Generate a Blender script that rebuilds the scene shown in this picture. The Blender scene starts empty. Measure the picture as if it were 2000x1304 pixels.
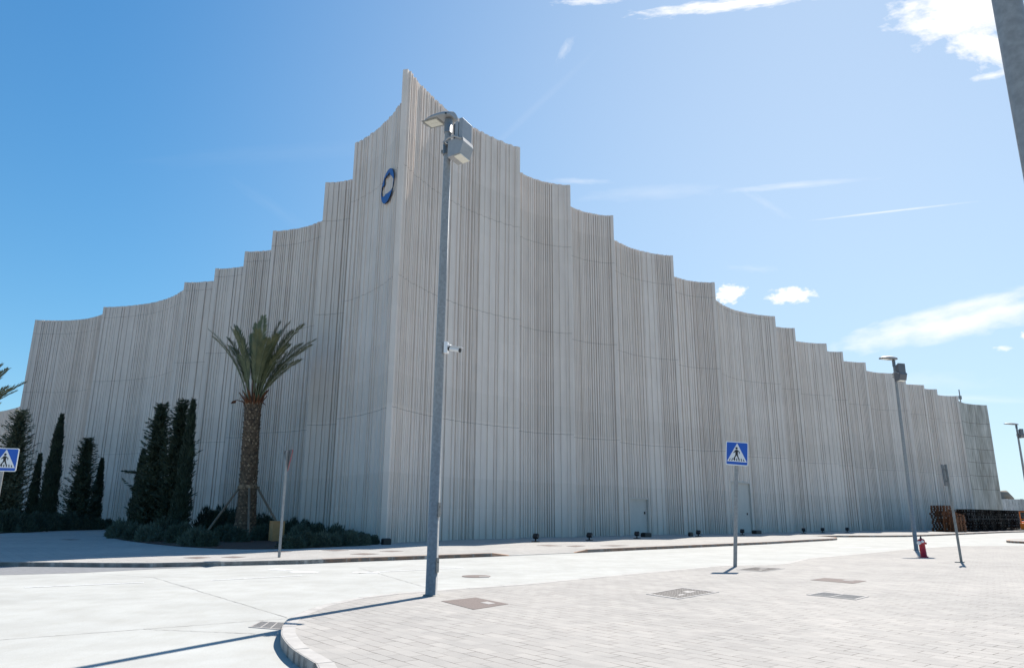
import bpy, bmesh, math, random
import numpy as np
from mathutils import Vector, Matrix
from mathutils.geometry import tessellate_polygon
random.seed(7)
SC = bpy.context.scene
COL = SC.collection
R_ = math.radians

# ------------------------------------------------------------------ camera
F = 1400.0; PIT = R_(14.15); ROLL = 35/5550.; CX, CY = 1000., 652.; CH = 1.65
_f = np.array([0, math.cos(PIT), math.sin(PIT)]); _r = np.array([1., 0, 0]); _u = np.cross(_r, _f)
_c, _s = math.cos(ROLL), math.sin(ROLL)
_R = _r*_c + _u*_s; _U = _u*_c - _r*_s
def ray(x, y): return _f + _R*(x-CX)/F - _U*(y-CY)/F
def gnd(x, y, z=0.0):
    d = ray(x, y); t = (z-CH)/d[2]; return (float(d[0]*t), float(d[1]*t))
def atY(x, y, Y):
    d = ray(x, y); t = Y/d[1]; return (float(d[0]*t), float(Y), float(CH+d[2]*t))
def proj(X, Y, Z):
    p = np.array([X, Y, Z-CH]); w = p@_f; return CX+F*(p@_R)/w, CY-F*(p@_U)/w
def zfor(X, Y, y):
    lo, hi = 0, 80
    for _ in range(50):
        m = (lo+hi)/2
        if proj(X, Y, m)[1] > y: lo = m
        else: hi = m
    return lo
cam = bpy.data.cameras.new('camera'); cam.sensor_width = 36; cam.lens = F/2000*36
cam.clip_start = 0.1; cam.clip_end = 6000
co = bpy.data.objects.new('camera', cam); COL.objects.link(co); SC.camera = co
m3 = Matrix((tuple(_R), tuple(_U), tuple(-_f))).transposed()
co.matrix_world = Matrix.Translation((0, 0, CH)) @ m3.to_4x4()

# ------------------------------------------------------------------ light
SUN_AZ, SUN_EL = R_(28), R_(50)     # azimuth clockwise from +Y
SC.view_settings.view_transform = 'Standard'; SC.view_settings.look = 'None'
SC.view_settings.gamma = 1; SC.view_settings.exposure = 0.80
sun = bpy.data.lights.new('sun', 'SUN'); sun.energy = 4.6; sun.angle = R_(0.53); sun.color = (1, 0.94, 0.86)
so = bpy.data.objects.new('sun', sun); COL.objects.link(so)
sd = Vector((math.sin(SUN_AZ)*math.cos(SUN_EL), math.cos(SUN_AZ)*math.cos(SUN_EL), math.sin(SUN_EL)))
so.rotation_euler = sd.to_track_quat('Z', 'Y').to_euler(); so.location = sd*50

W = bpy.data.worlds.new('World'); SC.world = W; W.use_nodes = True
nt = W.node_tree; nt.nodes.clear(); N = nt.nodes.new; LK = nt.links.new
sky = N('ShaderNodeTexSky'); sky.sky_type = 'NISHITA'; sky.sun_disc = False
sky.sun_elevation = SUN_EL; sky.sun_rotation = SUN_AZ
sky.air_density = 1.0; sky.dust_density = 0.12; sky.ozone_density = 1.9; sky.altitude = 60
bg = N('ShaderNodeBackground'); bg.inputs[1].default_value = 0.112
hs = N('ShaderNodeHueSaturation'); hs.inputs['Saturation'].default_value = 1.22; LK(sky.outputs[0], hs.inputs['Color'])
sp_ = N('ShaderNodeSeparateColor'); cb_ = N('ShaderNodeCombineColor'); LK(hs.outputs[0], sp_.inputs[0]); LK(cb_.outputs[0], bg.inputs[0])
for k_, (cap, tint_) in enumerate(((3.5, .66), (5.25, 1.0), (7.0, 1.12))):   # highlights of the sky roll off to a pale blue: cap*(1-exp(-x/cap))
    a_ = N('ShaderNodeMath'); a_.operation = 'MULTIPLY'; a_.inputs[1].default_value = -tint_/cap; LK(sp_.outputs[k_], a_.inputs[0])
    e_ = N('ShaderNodeMath'); e_.operation = 'EXPONENT'; LK(a_.outputs[0], e_.inputs[0])
    f_ = N('ShaderNodeMath'); f_.operation = 'MULTIPLY_ADD'; f_.inputs[1].default_value = -cap; f_.inputs[2].default_value = cap; LK(e_.outputs[0], f_.inputs[0]); LK(f_.outputs[0], cb_.inputs[k_])
bc = N('ShaderNodeBackground'); bc.inputs[0].default_value = (1, 0.99, 0.98, 1); bc.inputs[1].default_value = 0.68
mx = N('ShaderNodeMixShader'); out = N('ShaderNodeOutputWorld')
LK(bg.outputs[0], mx.inputs[1]); LK(bc.outputs[0], mx.inputs[2]); LK(mx.outputs[0], out.inputs[0])
tc = N('ShaderNodeTexCoord')
def M(op, a, b=None, clamp=False):
    n = N('ShaderNodeMath'); n.operation = op; n.use_clamp = clamp
    for i, v in enumerate((a, b)):
        if v is None: continue
        if isinstance(v, (int, float)): n.inputs[i].default_value = v
        else: LK(v, n.inputs[i])
    return n.outputs[0]
def DOT(v):
    n = N('ShaderNodeVectorMath'); n.operation = 'DOT_PRODUCT'; LK(tc.outputs['Generated'], n.inputs[0])
    n.inputs[1].default_value = v; return n.outputs['Value']
total = None
def cloud(px, py, hl, hw, ang, strength, ns=(2, 2), amp=1.0, edge=0.6, detail=7, rough=0.6):
    """one cloud, placed by its direction in the sky; hl, hw half sizes in 1/1400 rad"""
    global total
    c = ray(px, py); c = c/np.linalg.norm(c)
    e = np.array([math.cos(R_(ang)), -math.sin(R_(ang))]); g = np.array([-e[1], e[0]])
    def tang(v):
        q = ray(px+v[0], py+v[1]); q = q/(q@c); return q-c
    u = tang(e*hl); v = tang(g*hw)
    dc = DOT(tuple(c)); k = M('MAXIMUM', dc, 0.05)
    x = M('DIVIDE', DOT(tuple(u/(u@u))), k); y = M('DIVIDE', DOT(tuple(v/(v@v))), k)
    cb = N('ShaderNodeCombineXYZ'); LK(M('MULTIPLY', x, ns[0]), cb.inputs[0]); LK(M('MULTIPLY', y, ns[1]), cb.inputs[1]); cb.inputs[2].default_value = px*0.37
    nz = N('ShaderNodeTexNoise'); nz.inputs['Scale'].default_value = 1; nz.inputs['Detail'].default_value = detail; nz.inputs['Roughness'].default_value = rough
    LK(cb.outputs[0], nz.inputs['Vector'])
    r2 = M('ADD', M('MULTIPLY', x, x), M('MULTIPLY', y, y))
    r = M('POWER', M('MAXIMUM', r2, 1e-5), 0.5)
    m = M('DIVIDE', M('ADD', M('SUBTRACT', 1.0, r), M('MULTIPLY', M('SUBTRACT', nz.outputs[0], 0.5), amp*2)), edge, True)
    m = M('MULTIPLY', M('MULTIPLY', m, strength), M('GREATER_THAN', dc, 0.3))
    total = m if total is None else M('SUBTRACT', M('ADD', total, m), M('MULTIPLY', total, m))
cloud(1880, 20, 135, 75, -14, 0.95, (2.2, 2.2), 0.9, 0.5)
cloud(1925, 90, 75, 42, -35, 0.9, (2, 2), 1.0, 0.6)
cloud(1940, 147, 45, 9, 3, 0.7, (2, 1), 0.8, 0.9)
cloud(1420, 10, 215, 15, -1, 0.9, (6, 1.6), 0.8, 0.7)
cloud(1150, 3, 70, 9, 0, 0.6, (4, 1.4), 0.9, 0.8)
cloud(1104, 97, 34, 10, 55, 0.30, (2, 1.6), 0.8, 1.1)
cloud(1040, 215, 190, 9, 40, 0.07, (3, 1), 0.5, 1.6)
cloud(1550, 362, 160, 8, 1, 0.30, (3, 1.2), 0.6, 1.0)
cloud(1280, 376, 160, 16, 1, 0.16, (3, 1.2), 0.7, 1.2)
cloud(1130, 354, 70, 7, -3, 0.28, (3, 1.2), 0.6, 1.2)
cloud(1500, 400, 60, 9, -35, 0.12, (3, 1.2), 0.9, 1.2)
cloud(1728, 414, 185, 2.6, 3.2, 0.5, (6, 1), 0.35, 0.9)
cloud(1424, 573, 34, 19, 10, 0.97, (2.2, 2), 0.9, 0.4)
cloud(1543, 577, 50, 17, 3, 0.97, (2.6, 1.6), 0.75, 0.4)
cloud(1860, 632, 300, 34, 15, 0.85, (5, 1.5), 0.55, 0.9, 6, 0.55)
cloud(1880, 598, 230, 15, 17, 0.6, (5, 1.3), 0.55, 1.0, 6, 0.55)
cloud(2010, 655, 20, 12, 0, 0.9, (2, 2), 0.7, 0.5)
cloud(1960, 680, 20, 6, 0, 0.6, (2, 2), 0.9, 0.7)
cloud(1900, 778, 190, 9, 0, 0.22, (3, 1.2), 0.8, 1.2)
cloud(1760, 745, 200, 24, 3, 0.16, (3, 1.2), 0.8, 1.2)
cloud(1475, 525, 60, 8, -4, 0.14, (3, 1.2), 0.8, 1.2)
cloud(560, 300, 300, 22, 8, 0.03, (3, 1.5), 0.7, 1.3)
cloud(540, 410, 110, 14, -35, 0.035, (3, 1.5), 0.7, 1.3)
vc = ray(1780, 430); vc = vc/np.linalg.norm(vc)     # thin high veil, densest on the sunny side
vm = M('DIVIDE', M('SUBTRACT', DOT(tuple(vc)), 0.50), 0.50, True)
vm = M('MULTIPLY', M('POWER', vm, 1.8), 0.35)
total = M('SUBTRACT', M('ADD', total, vm), M('MULTIPLY', total, vm))
LK(total, mx.inputs[0])

# ------------------------------------------------------------------ helpers
def newmat(name, col, rough=0.8, metal=0.0, var=0.12, scale=3.0, vec_scale=(1, 1, 1), bump=0.0, bscale=40, spec=None, detail=6, col2=None, lo=0.3, hi=0.7):
    m = bpy.data.materials.new(name); m.use_nodes = True
    t = m.node_tree; b = t.nodes['Principled BSDF']
    b.inputs['Roughness'].default_value = rough; b.inputs['Metallic'].default_value = metal
    if spec is not None: b.inputs['Specular IOR Level'].default_value = spec
    tcn = t.nodes.new('ShaderNodeTexCoord'); mp = t.nodes.new('ShaderNodeMapping'); mp.inputs['Scale'].default_value = vec_scale
    t.links.new(tcn.outputs['Object'], mp.inputs['Vector'])
    n = t.nodes.new('ShaderNodeTexNoise'); n.inputs['Scale'].default_value = scale; n.inputs['Detail'].default_value = detail
    t.links.new(mp.outputs[0], n.inputs['Vector'])
    r = t.nodes.new('ShaderNodeValToRGB'); r.color_ramp.elements[0].position = lo; r.color_ramp.elements[1].position = hi
    a = col2 if col2 else tuple(c*(1-var) for c in col); c2 = col if col2 else tuple(min(1, c*(1+var)) for c in col)
    r.color_ramp.elements[0].color = (*a, 1); r.color_ramp.elements[1].color = (*c2, 1)
    t.links.new(n.outputs[0], r.inputs[0]); t.links.new(r.outputs[0], b.inputs['Base Color'])
    if bump:
        n2 = t.nodes.new('ShaderNodeTexNoise'); n2.inputs['Scale'].default_value = bscale; n2.inputs['Detail'].default_value = 4
        t.links.new(tcn.outputs['Object'], n2.inputs['Vector'])
        bp = t.nodes.new('ShaderNodeBump'); bp.inputs['Strength'].default_value = bump; bp.inputs['Distance'].default_value = 0.01
        t.links.new(n2.outputs[0], bp.inputs['Height']); t.links.new(bp.outputs[0], b.inputs['Normal'])
    return m
class MB:
    def __init__(s): s.v = []; s.f = []; s.m = []; s.sm = []
    def quad(s, *p, mi=0):
        k = len(s.v); s.v += [tuple(q) for q in p]; s.f.append(tuple(range(k, k+len(p)))); s.m.append(mi); s.sm.append(False)
    def box(s, c, size, rot=None, mi=0, bev=0.0):
        cx, cy, cz = c; a, b, d = (q/2 for q in size)
        P = [Vector((x*a, y*b, z*d)) for x in (-1, 1) for y in (-1, 1) for z in (-1, 1)]
        if rot is not None: P = [rot @ p for p in P]
        P = [(p.x+cx, p.y+cy, p.z+cz) for p in P]; k = len(s.v); s.v += P
        for f in ((0, 1, 3, 2), (4, 6, 7, 5), (0, 4, 5, 1), (2, 3, 7, 6), (0, 2, 6, 4), (1, 5, 7, 3)):
            s.f.append(tuple(k+i for i in f)); s.m.append(mi); s.sm.append(False)
    def tube(s, pts, rad, n=12, mi=0, cap=True, smooth=True):
        pts = [Vector(p) for p in pts]
        rad = rad if isinstance(rad, (list, tuple)) else [rad]*len(pts)
        rings = []; up0 = None
        for i, p in enumerate(pts):
            d = (pts[min(i+1, len(pts)-1)]-pts[max(i-1, 0)]).normalized()
            if up0 is None: up0 = Vector((0, 0, 1)) if abs(d.z) < .9 else Vector((1, 0, 0))
            a = d.cross(up0).normalized(); b = d.cross(a).normalized()
            k = len(s.v)
            for j in range(n):
                t = 2*math.pi*j/n; s.v.append(tuple(p+(a*math.cos(t)+b*math.sin(t))*rad[i]))
            rings.append(k)
        for r0, r1 in zip(rings, rings[1:]):
            for j in range(n):
                s.f.append((r0+j, r0+(j+1) % n, r1+(j+1) % n, r1+j)); s.m.append(mi); s.sm.append(smooth)
        if cap:
            for r in (rings[0], rings[-1]):
                s.f.append(tuple(r+j for j in range(n))); s.m.append(mi); s.sm.append(False)
    def poly(s, pts, z0, z1=None, mi=0, holes=(), sides=True):
        """flat polygon at z1 with optional extruded sides down to z0; pts 2-D"""
        loops = [pts]+list(holes); z1 = z0 if z1 is None else z1
        flat = [p for l in loops for p in l]
        tri = tessellate_polygon([[Vector((p[0], p[1], 0)) for p in l] for l in loops])
        k = len(s.v); s.v += [(p[0], p[1], z1) for p in flat]
        for t in tri:
            a, b, c = (Vector(flat[i]) for i in t)
            cr = (b-a).x*(c-a).y-(b-a).y*(c-a).x
            t = tuple(t) if cr > 0 else tuple(reversed(t))
            s.f.append(tuple(k+i for i in t)); s.m.append(mi); s.sm.append(False)
        if z1 != z0 and sides:
            for l in loops:
                for p, q in zip(l, l[1:]+l[:1]):
                    s.quad((p[0], p[1], z0), (q[0], q[1], z0), (q[0], q[1], z1), (p[0], p[1], z1), mi=mi)
    def xform(s, fn): s.v = [tuple(fn(Vector(v))) for v in s.v]; return s
def link(name, mb, mats, parent=None, loc=None, bevel=0, off=None):
    me = bpy.data.meshes.new(name)
    v = mb.v
    if off is not None: v = [(a-off[0], b-off[1], c-off[2]) for a, b, c in v]
    me.from_pydata(v, [], mb.f)
    mats = mats if isinstance(mats, (list, tuple)) else [mats]
    for m in mats: me.materials.append(m)
    me.polygons.foreach_set('material_index', mb.m); me.polygons.foreach_set('use_smooth', mb.sm); me.update()
    o = bpy.data.objects.new(name, me); COL.objects.link(o)
    if parent: o.parent = parent
    if loc is not None: o.location = loc
    if bevel:
        bv = o.modifiers.new('bevel', 'BEVEL'); bv.width = bevel; bv.segments = 2; bv.limit_method = 'ANGLE'
    return o
def fixn(o):
    bm = bmesh.new(); bm.from_mesh(o.data); bmesh.ops.recalc_face_normals(bm, faces=bm.faces); bm.to_mesh(o.data); bm.free(); return o
def tag(o, label=None, cat=None, group=None, kind=None):
    if label: o['label'] = label
    if cat: o['category'] = cat
    if group: o['group'] = group
    if kind: o['kind'] = kind
    return o
def thing(name, label, cat, loc=(0, 0, 0), rz=0, group=None):
    o = bpy.data.objects.new(name, None); COL.objects.link(o); o.location = loc; o.rotation_euler = (0, 0, rz)
    o.empty_display_size = 0.3
    return tag(o, label, cat, group)
def copy_tree(o, parent=None):
    c = o.copy(); COL.objects.link(c); c.parent = parent
    for ch in [x for x in SC.objects if x.parent == o]: copy_tree(ch, c)
    return c
def smoothline(P, n=6):
    P = [Vector(p) for p in P]; o = []
    for i in range(len(P)-1):
        a = P[max(i-1, 0)]; b = P[i]; c = P[i+1]; d = P[min(i+2, len(P)-1)]
        for j in range(n):
            t = j/n; o.append(tuple(0.5*((2*b)+(c-a)*t+(2*a-5*b+4*c-d)*t*t+(3*b-3*c+d-a)*t**3)))
    o.append(tuple(P[-1])); return o

# ------------------------------------------------------------------ materials
def facade_mat():
    m = bpy.data.materials.new('ribbed_concrete'); m.use_nodes = True; t = m.node_tree; b = t.nodes['Principled BSDF']
    b.inputs['Roughness'].default_value = 0.85; b.inputs['Specular IOR Level'].default_value = 0.25
    tcn = t.nodes.new('ShaderNodeTexCoord')
    def noise(sc, vs, det=5):
        mp = t.nodes.new('ShaderNodeMapping'); mp.inputs['Scale'].default_value = vs; t.links.new(tcn.outputs['Object'], mp.inputs[0])
        n = t.nodes.new('ShaderNodeTexNoise'); n.inputs['Scale'].default_value = sc; n.inputs['Detail'].default_value = det
        t.links.new(mp.outputs[0], n.inputs['Vector']); return n.outputs[0]
    def ramp(src, p0, c0, p1, c1):
        r = t.nodes.new('ShaderNodeValToRGB'); r.color_ramp.elements[0].position = p0; r.color_ramp.elements[1].position = p1
        r.color_ramp.elements[0].color = (*c0, 1); r.color_ramp.elements[1].color = (*c1, 1); t.links.new(src, r.inputs[0]); return r.outputs[0]
    def mul(a, c, f=1.0):
        x = t.nodes.new('ShaderNodeMix'); x.data_type = 'RGBA'; x.blend_type = 'MULTIPLY'; x.inputs[0].default_value = f
        t.links.new(a, x.inputs[6]); t.links.new(c, x.inputs[7]); return x.outputs[2]
    base = ramp(noise(0.35, (1, 1, 0.25)), 0.3, (0.70, 0.605, 0.535), 0.7, (0.745, 0.65, 0.58))
    streak = ramp(noise(5.5, (1, 1, 0.012), 4), 0.32, (0.975, 0.97, 0.965), 0.60, (1.02, 1.02, 1.02))
    blot = ramp(noise(1.6, (1, 1, 0.3), 7), 0.33, (0.965, 0.96, 0.955), 0.62, (1.03, 1.03, 1.02))
    c = mul(mul(base, streak), blot)
    # a lighter / darker pour for each slab course of about 2 m
    sx = t.nodes.new('ShaderNodeSeparateXYZ'); t.links.new(tcn.outputs['Object'], sx.inputs[0])
    fl = t.nodes.new('ShaderNodeMath'); fl.operation = 'MULTIPLY'; fl.inputs[1].default_value = 0.49; t.links.new(sx.outputs[2], fl.inputs[0])
    fr = t.nodes.new('ShaderNodeMath'); fr.operation = 'FLOOR'; t.links.new(fl.outputs[0], fr.inputs[0])
    wn = t.nodes.new('ShaderNodeTexWhiteNoise'); wn.noise_dimensions = '1D'; t.links.new(fr.outputs[0], wn.inputs['W'])
    c = mul(c, ramp(wn.outputs[0], 0.0, (0.955, 0.955, 0.95), 1.0, (1.02, 1.02, 1.02)))
    # uneven darker tone towards the foot
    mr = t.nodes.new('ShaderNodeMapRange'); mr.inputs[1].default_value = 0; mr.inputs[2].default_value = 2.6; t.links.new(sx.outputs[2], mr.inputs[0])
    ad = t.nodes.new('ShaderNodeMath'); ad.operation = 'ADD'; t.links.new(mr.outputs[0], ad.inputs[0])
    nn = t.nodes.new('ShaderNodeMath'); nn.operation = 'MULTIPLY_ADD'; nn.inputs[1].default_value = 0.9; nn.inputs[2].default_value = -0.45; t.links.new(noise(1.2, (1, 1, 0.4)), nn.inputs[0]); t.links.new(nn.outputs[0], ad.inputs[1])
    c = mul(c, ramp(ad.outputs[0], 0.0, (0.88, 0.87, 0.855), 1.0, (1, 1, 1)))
    t.links.new(c, b.inputs['Base Color'])
    bp = t.nodes.new('ShaderNodeBump'); bp.inputs['Strength'].default_value = 0.35; bp.inputs['Distance'].default_value = 0.02
    t.links.new(noise(14, (1, 1, 0.15), 5), bp.inputs['Height']); t.links.new(bp.outputs[0], b.inputs['Normal'])
    return m
def paver_mat(name, ang, bw, bh, c1, c2, cm, mortar, dirt=0.1):
    m = bpy.data.materials.new(name); m.use_nodes = True; t = m.node_tree; b = t.nodes['Principled BSDF']
    b.inputs['Roughness'].default_value = 0.9; b.inputs['Specular IOR Level'].default_value = 0.2
    tcn = t.nodes.new('ShaderNodeTexCoord'); mp = t.nodes.new('ShaderNodeMapping'); mp.inputs['Rotation'].default_value = (0, 0, ang)
    t.links.new(tcn.outputs['Object'], mp.inputs[0])
    wob = t.nodes.new('ShaderNodeTexNoise'); wob.inputs['Scale'].default_value = 5; t.links.new(mp.outputs[0], wob.inputs['Vector'])
    wv = t.nodes.new('ShaderNodeVectorMath'); wv.operation = 'SCALE'; wv.inputs['Scale'].default_value = 0.02; t.links.new(wob.outputs['Color'], wv.inputs[0])
    wa = t.nodes.new('ShaderNodeVectorMath'); t.links.new(mp.outputs[0], wa.inputs[0]); t.links.new(wv.outputs[0], wa.inputs[1])
    bt = t.nodes.new('ShaderNodeTexBrick'); bt.offset = 0.5; t.links.new(wa.outputs[0], bt.inputs['Vector'])
    bt.inputs['Scale'].default_value = 1; bt.inputs['Brick Width'].default_value = bw; bt.inputs['Row Height'].default_value = bh
    bt.inputs['Mortar Size'].default_value = mortar; bt.inputs['Mortar Smooth'].default_value = 0.3; bt.inputs['Bias'].default_value = 0.0
    bt.inputs['Color1'].default_value = (*c1, 1); bt.inputs['Color2'].default_value = (*c2, 1); bt.inputs['Mortar'].default_value = (*cm, 1)
    mn = t.nodes.new('ShaderNodeTexNoise'); mn.inputs['Scale'].default_value = 1.7; mn.inputs['Detail'].default_value = 5; t.links.new(tcn.outputs['Object'], mn.inputs['Vector'])
    mr_ = t.nodes.new('ShaderNodeValToRGB'); mr_.color_ramp.elements[0].position = .40; mr_.color_ramp.elements[1].position = .58
    mr_.color_ramp.elements[0].color = (*c2, 1); mr_.color_ramp.elements[1].color = (*cm, 1); t.links.new(mn.outputs[0], mr_.inputs[0]); t.links.new(mr_.outputs[0], bt.inputs['Mortar'])
    def dirtn(sc, lo, det=6):
        n = t.nodes.new('ShaderNodeTexNoise'); n.inputs['Scale'].default_value = sc; n.inputs['Detail'].default_value = det; t.links.new(tcn.outputs['Object'], n.inputs['Vector'])
        r = t.nodes.new('ShaderNodeValToRGB'); r.color_ramp.elements[0].position = .3; r.color_ramp.elements[1].position = .7
        r.color_ramp.elements[0].color = (lo, lo, lo, 1); r.color_ramp.elements[1].color = (1.04, 1.03, 1.02, 1); t.links.new(n.outputs[0], r.inputs[0]); return r.outputs[0]
    c = bt.outputs['Color']
    for sc, lo in ((0.25, 1-dirt), (2.3, 1-dirt*.7), (60, 0.86)):
        x = t.nodes.new('ShaderNodeMix'); x.data_type = 'RGBA'; x.blend_type = 'MULTIPLY'; x.inputs[0].default_value = 1
        t.links.new(c, x.inputs[6]); t.links.new(dirtn(sc, lo), x.inputs[7]); c = x.outputs[2]
    t.links.new(c, b.inputs['Base Color'])
    inv = t.nodes.new('ShaderNodeMath'); inv.operation = 'MULTIPLY'; inv.inputs[1].default_value = -1; t.links.new(bt.outputs['Fac'], inv.inputs[0])
    bp = t.nodes.new('ShaderNodeBump'); bp.inputs['Strength'].default_value = 0.5; bp.inputs['Distance'].default_value = 0.006
    t.links.new(inv.outputs[0], bp.inputs['Height']); t.links.new(bp.outputs[0], b.inputs['Normal'])
    return m
def mul_detail(m, sc, lo, vs=(1, 1, 1), p=(.35, .65)):
    t = m.node_tree; b = t.nodes['Principled BSDF']; src = b.inputs['Base Color'].links[0].from_socket
    tcn = t.nodes.new('ShaderNodeTexCoord'); mp = t.nodes.new('ShaderNodeMapping'); mp.inputs['Scale'].default_value = vs; t.links.new(tcn.outputs['Object'], mp.inputs[0])
    n = t.nodes.new('ShaderNodeTexNoise'); n.inputs['Scale'].default_value = sc; n.inputs['Detail'].default_value = 6; t.links.new(mp.outputs[0], n.inputs['Vector'])
    r = t.nodes.new('ShaderNodeValToRGB'); r.color_ramp.elements[0].position = p[0]; r.color_ramp.elements[1].position = p[1]
    r.color_ramp.elements[0].color = (*(lo if isinstance(lo, tuple) else (lo, lo, lo)), 1); r.color_ramp.elements[1].color = (1, 1, 1, 1); t.links.new(n.outputs[0], r.inputs[0])
    x = t.nodes.new('ShaderNodeMix'); x.data_type = 'RGBA'; x.blend_type = 'MULTIPLY'; x.inputs[0].default_value = 1
    t.links.new(src, x.inputs[6]); t.links.new(r.outputs[0], x.inputs[7]); t.links.new(x.outputs[2], b.inputs['Base Color']); return m
MT = {}
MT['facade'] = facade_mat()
MT['seam'] = newmat('seam', (0.22, 0.20, 0.175), 0.95)  # darker colour paints in the shade of the shallow seam recess
MT['seam_dark'] = newmat('open_joint', (0.14, 0.125, 0.11), 1)
MT['weather'] = newmat('weathered_concrete', (0.64, 0.60, 0.54), 0.9, vec_scale=(1, 1, .25), scale=0.9, col2=(0.36, 0.33, 0.28), bump=.3, bscale=8)
mul_detail(MT['weather'], 3.0, .72, (1, 1, .12))
MT['plain'] = newmat('plain_concrete', (0.42, 0.41, 0.38), 0.9, var=.1, scale=.6)
MT['road'] = newmat('road_concrete', (0.45, 0.45, 0.425), 0.9, var=.07, scale=0.35, bump=.25, bscale=60, spec=.2)
mul_detail(MT['road'], 1.4, (.93, .92, .91)); mul_detail(MT['road'], 55, .90); mul_detail(MT['road'], 6.0, (.97, .965, .95), (1, .25, 1), (.3, .5))
MT['strip_grey'] = newmat('strip_grey', (0.20, 0.20, 0.205), 0.95, var=.15, scale=6)
MT['paver'] = paver_mat('pavers', R_(51.5), 0.42, 0.21, (0.43, 0.413, 0.388), (0.375, 0.36, 0.34), (0.11, 0.10, 0.088), 0.0065, .12)
MT['tile'] = paver_mat('far_pavement', R_(51.5), 0.40, 0.40, (0.43, 0.42, 0.40), (0.39, 0.38, 0.36), (0.22, 0.20, 0.18), 0.008, .12)
MT['kerb'] = newmat('kerb_granite', (0.40, 0.38, 0.355), 0.85, var=.12, scale=5, bump=.2, bscale=50)
MT['kerb_brown'] = newmat('kerb_brown', (0.36, 0.225, 0.155), 0.85, var=.18, scale=3, bump=.2, bscale=50)
MT['white_line'] = newmat('road_paint', (0.80, 0.80, 0.79), 0.7, col2=(.60, .60, .58), scale=9, lo=.35, hi=.5)
MT['crack'] = newmat('joint', (0.30, 0.285, 0.26), 1.0, col2=(.42, .41, .39), scale=4, lo=.4, hi=.6)
MT['earth'] = newmat('earth', (0.24, 0.21, 0.17), 1.0, scale=.05, var=.2)
MT['soil'] = newmat('soil', (0.075, 0.032, 0.018), 1.0, scale=9, col2=(0.03, 0.016, 0.011), bump=1, bscale=20)
MT['galv'] = newmat('galvanised', (0.27, 0.27, 0.265), 0.5, 0.15, var=.13, scale=16, lo=.35, hi=.65)
MT['galv_dark'] = newmat('aged_galvanised', (0.22, 0.22, 0.21), 0.55, 0.4, var=.2, scale=9)
MT['sign_back'] = newmat('sign_back', (0.12, 0.122, 0.125), 0.6, 0.1, var=.1)
MT['lampgrey'] = newmat('luminaire_grey', (0.31, 0.315, 0.32), 0.5, 0.2, var=.06, scale=8)
MT['lampdark'] = newmat('luminaire_dark', (0.07, 0.072, 0.078), 0.5, 0.2, var=.1)
MT['lampmid'] = newmat('luminaire_mid', (0.13, 0.132, 0.14), 0.5, 0.1, var=.1)
MT['glass'] = newmat('lamp_lens', (0.62, 0.60, 0.52), 0.25, var=.06, scale=30)
MT['white'] = newmat('white_enamel', (0.72, 0.72, 0.72), 0.45, var=.03)
MT['blue'] = newmat('sign_blue', (0.006, 0.085, 0.43), 0.45, var=.05)
MT['emblem_blue'] = newmat('emblem_blue', (0.014, 0.095, 0.32), 0.5, var=.08, scale=2)
MT['black'] = newmat('black_paint', (0.012, 0.012, 0.013), 0.5, var=.1)
MT['red'] = newmat('red_paint', (0.42, 0.012, 0.022), 0.4, var=.12, scale=8)
MT['door'] = newmat('grey_door', (0.52, 0.48, 0.43), 0.6, var=.05, vec_scale=(1, 1, .3))
MT['grate'] = newmat('cast_iron', (0.075, 0.062, 0.052), 0.85, 0.0, var=.25, scale=14, bump=.4)
MT['cover'] = newmat('cover_plate', (0.17, 0.135, 0.12), 0.9, 0.0, var=.22, scale=30, bump=.6, bscale=120)
MT['cover_light'] = newmat('cover_plate_light', (0.36, 0.34, 0.32), 0.9, 0.0, var=.12, scale=30)
MT['bark'] = newmat('palm_bark', (0.18, 0.115, 0.07), 0.95, scale=5, col2=(0.05, 0.03, 0.02), bump=.6, bscale=14)
MT['boot'] = newmat('palm_boot', (0.40, 0.28, 0.18), 0.95, scale=3, col2=(0.12, 0.075, 0.045))
MT['frond'] = newmat('palm_leaflets', (0.25, 0.24, 0.11), 0.6, scale=1.2, col2=(0.09, 0.105, 0.05))
MT['frond_dry'] = newmat('dry_frond', (0.22, 0.085, 0.03), 0.8, scale=3, col2=(0.10, 0.035, 0.015))
MT['rachis'] = newmat('frond_stem', (0.15, 0.16, 0.08), 0.6, var=.2)
MT['wood'] = newmat('stake_wood', (0.24, 0.165, 0.11), 0.85, var=.2, vec_scale=(1, 1, .2), scale=6)
MT['boxwood'] = newmat('yellow_box', (0.62, 0.30, 0.12), 0.8, var=.1, scale=4)
MT['pallet'] = newmat('pallet_wood', (0.15, 0.062, 0.026), 0.9, var=.35, scale=2.5, detail=3)
MT['crate'] = newmat('black_crate', (0.008, 0.010, 0.009), 1.0, col2=(0.022, 0.014, 0.012), scale=1.2, spec=.05)
MT['orange'] = newmat('orange_paint', (0.75, 0.19, 0.02), 0.5, var=.1)
MT['blockwall'] = paver_mat('block_wall', 0, 0.8, 0.4, (0.72, 0.70, 0.67), (0.55, 0.53, 0.50), (0.3, 0.28, 0.26), 0.05, .2)
MT['cypress'] = newmat('cypress_leaf', (0.040, 0.062, 0.032), 0.75, scale=1.5, col2=(0.018, 0.030, 0.018))
MT['conifer'] = newmat('conifer_leaf', (0.060, 0.082, 0.045), 0.75, scale=1.2, col2=(0.022, 0.036, 0.022))
MT['conifer_grey'] = newmat('grey_conifer_leaf', (0.17, 0.18, 0.11), 0.8, scale=.8, col2=(0.045, 0.06, 0.036))
MT['trunk'] = newmat('tree_bark', (0.08, 0.055, 0.04), 0.95, scale=6)
MT['shrub'] = newmat('shrub_leaf', (0.13, 0.16, 0.11), 0.8, scale=2.2, col2=(0.045, 0.065, 0.048))
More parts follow.
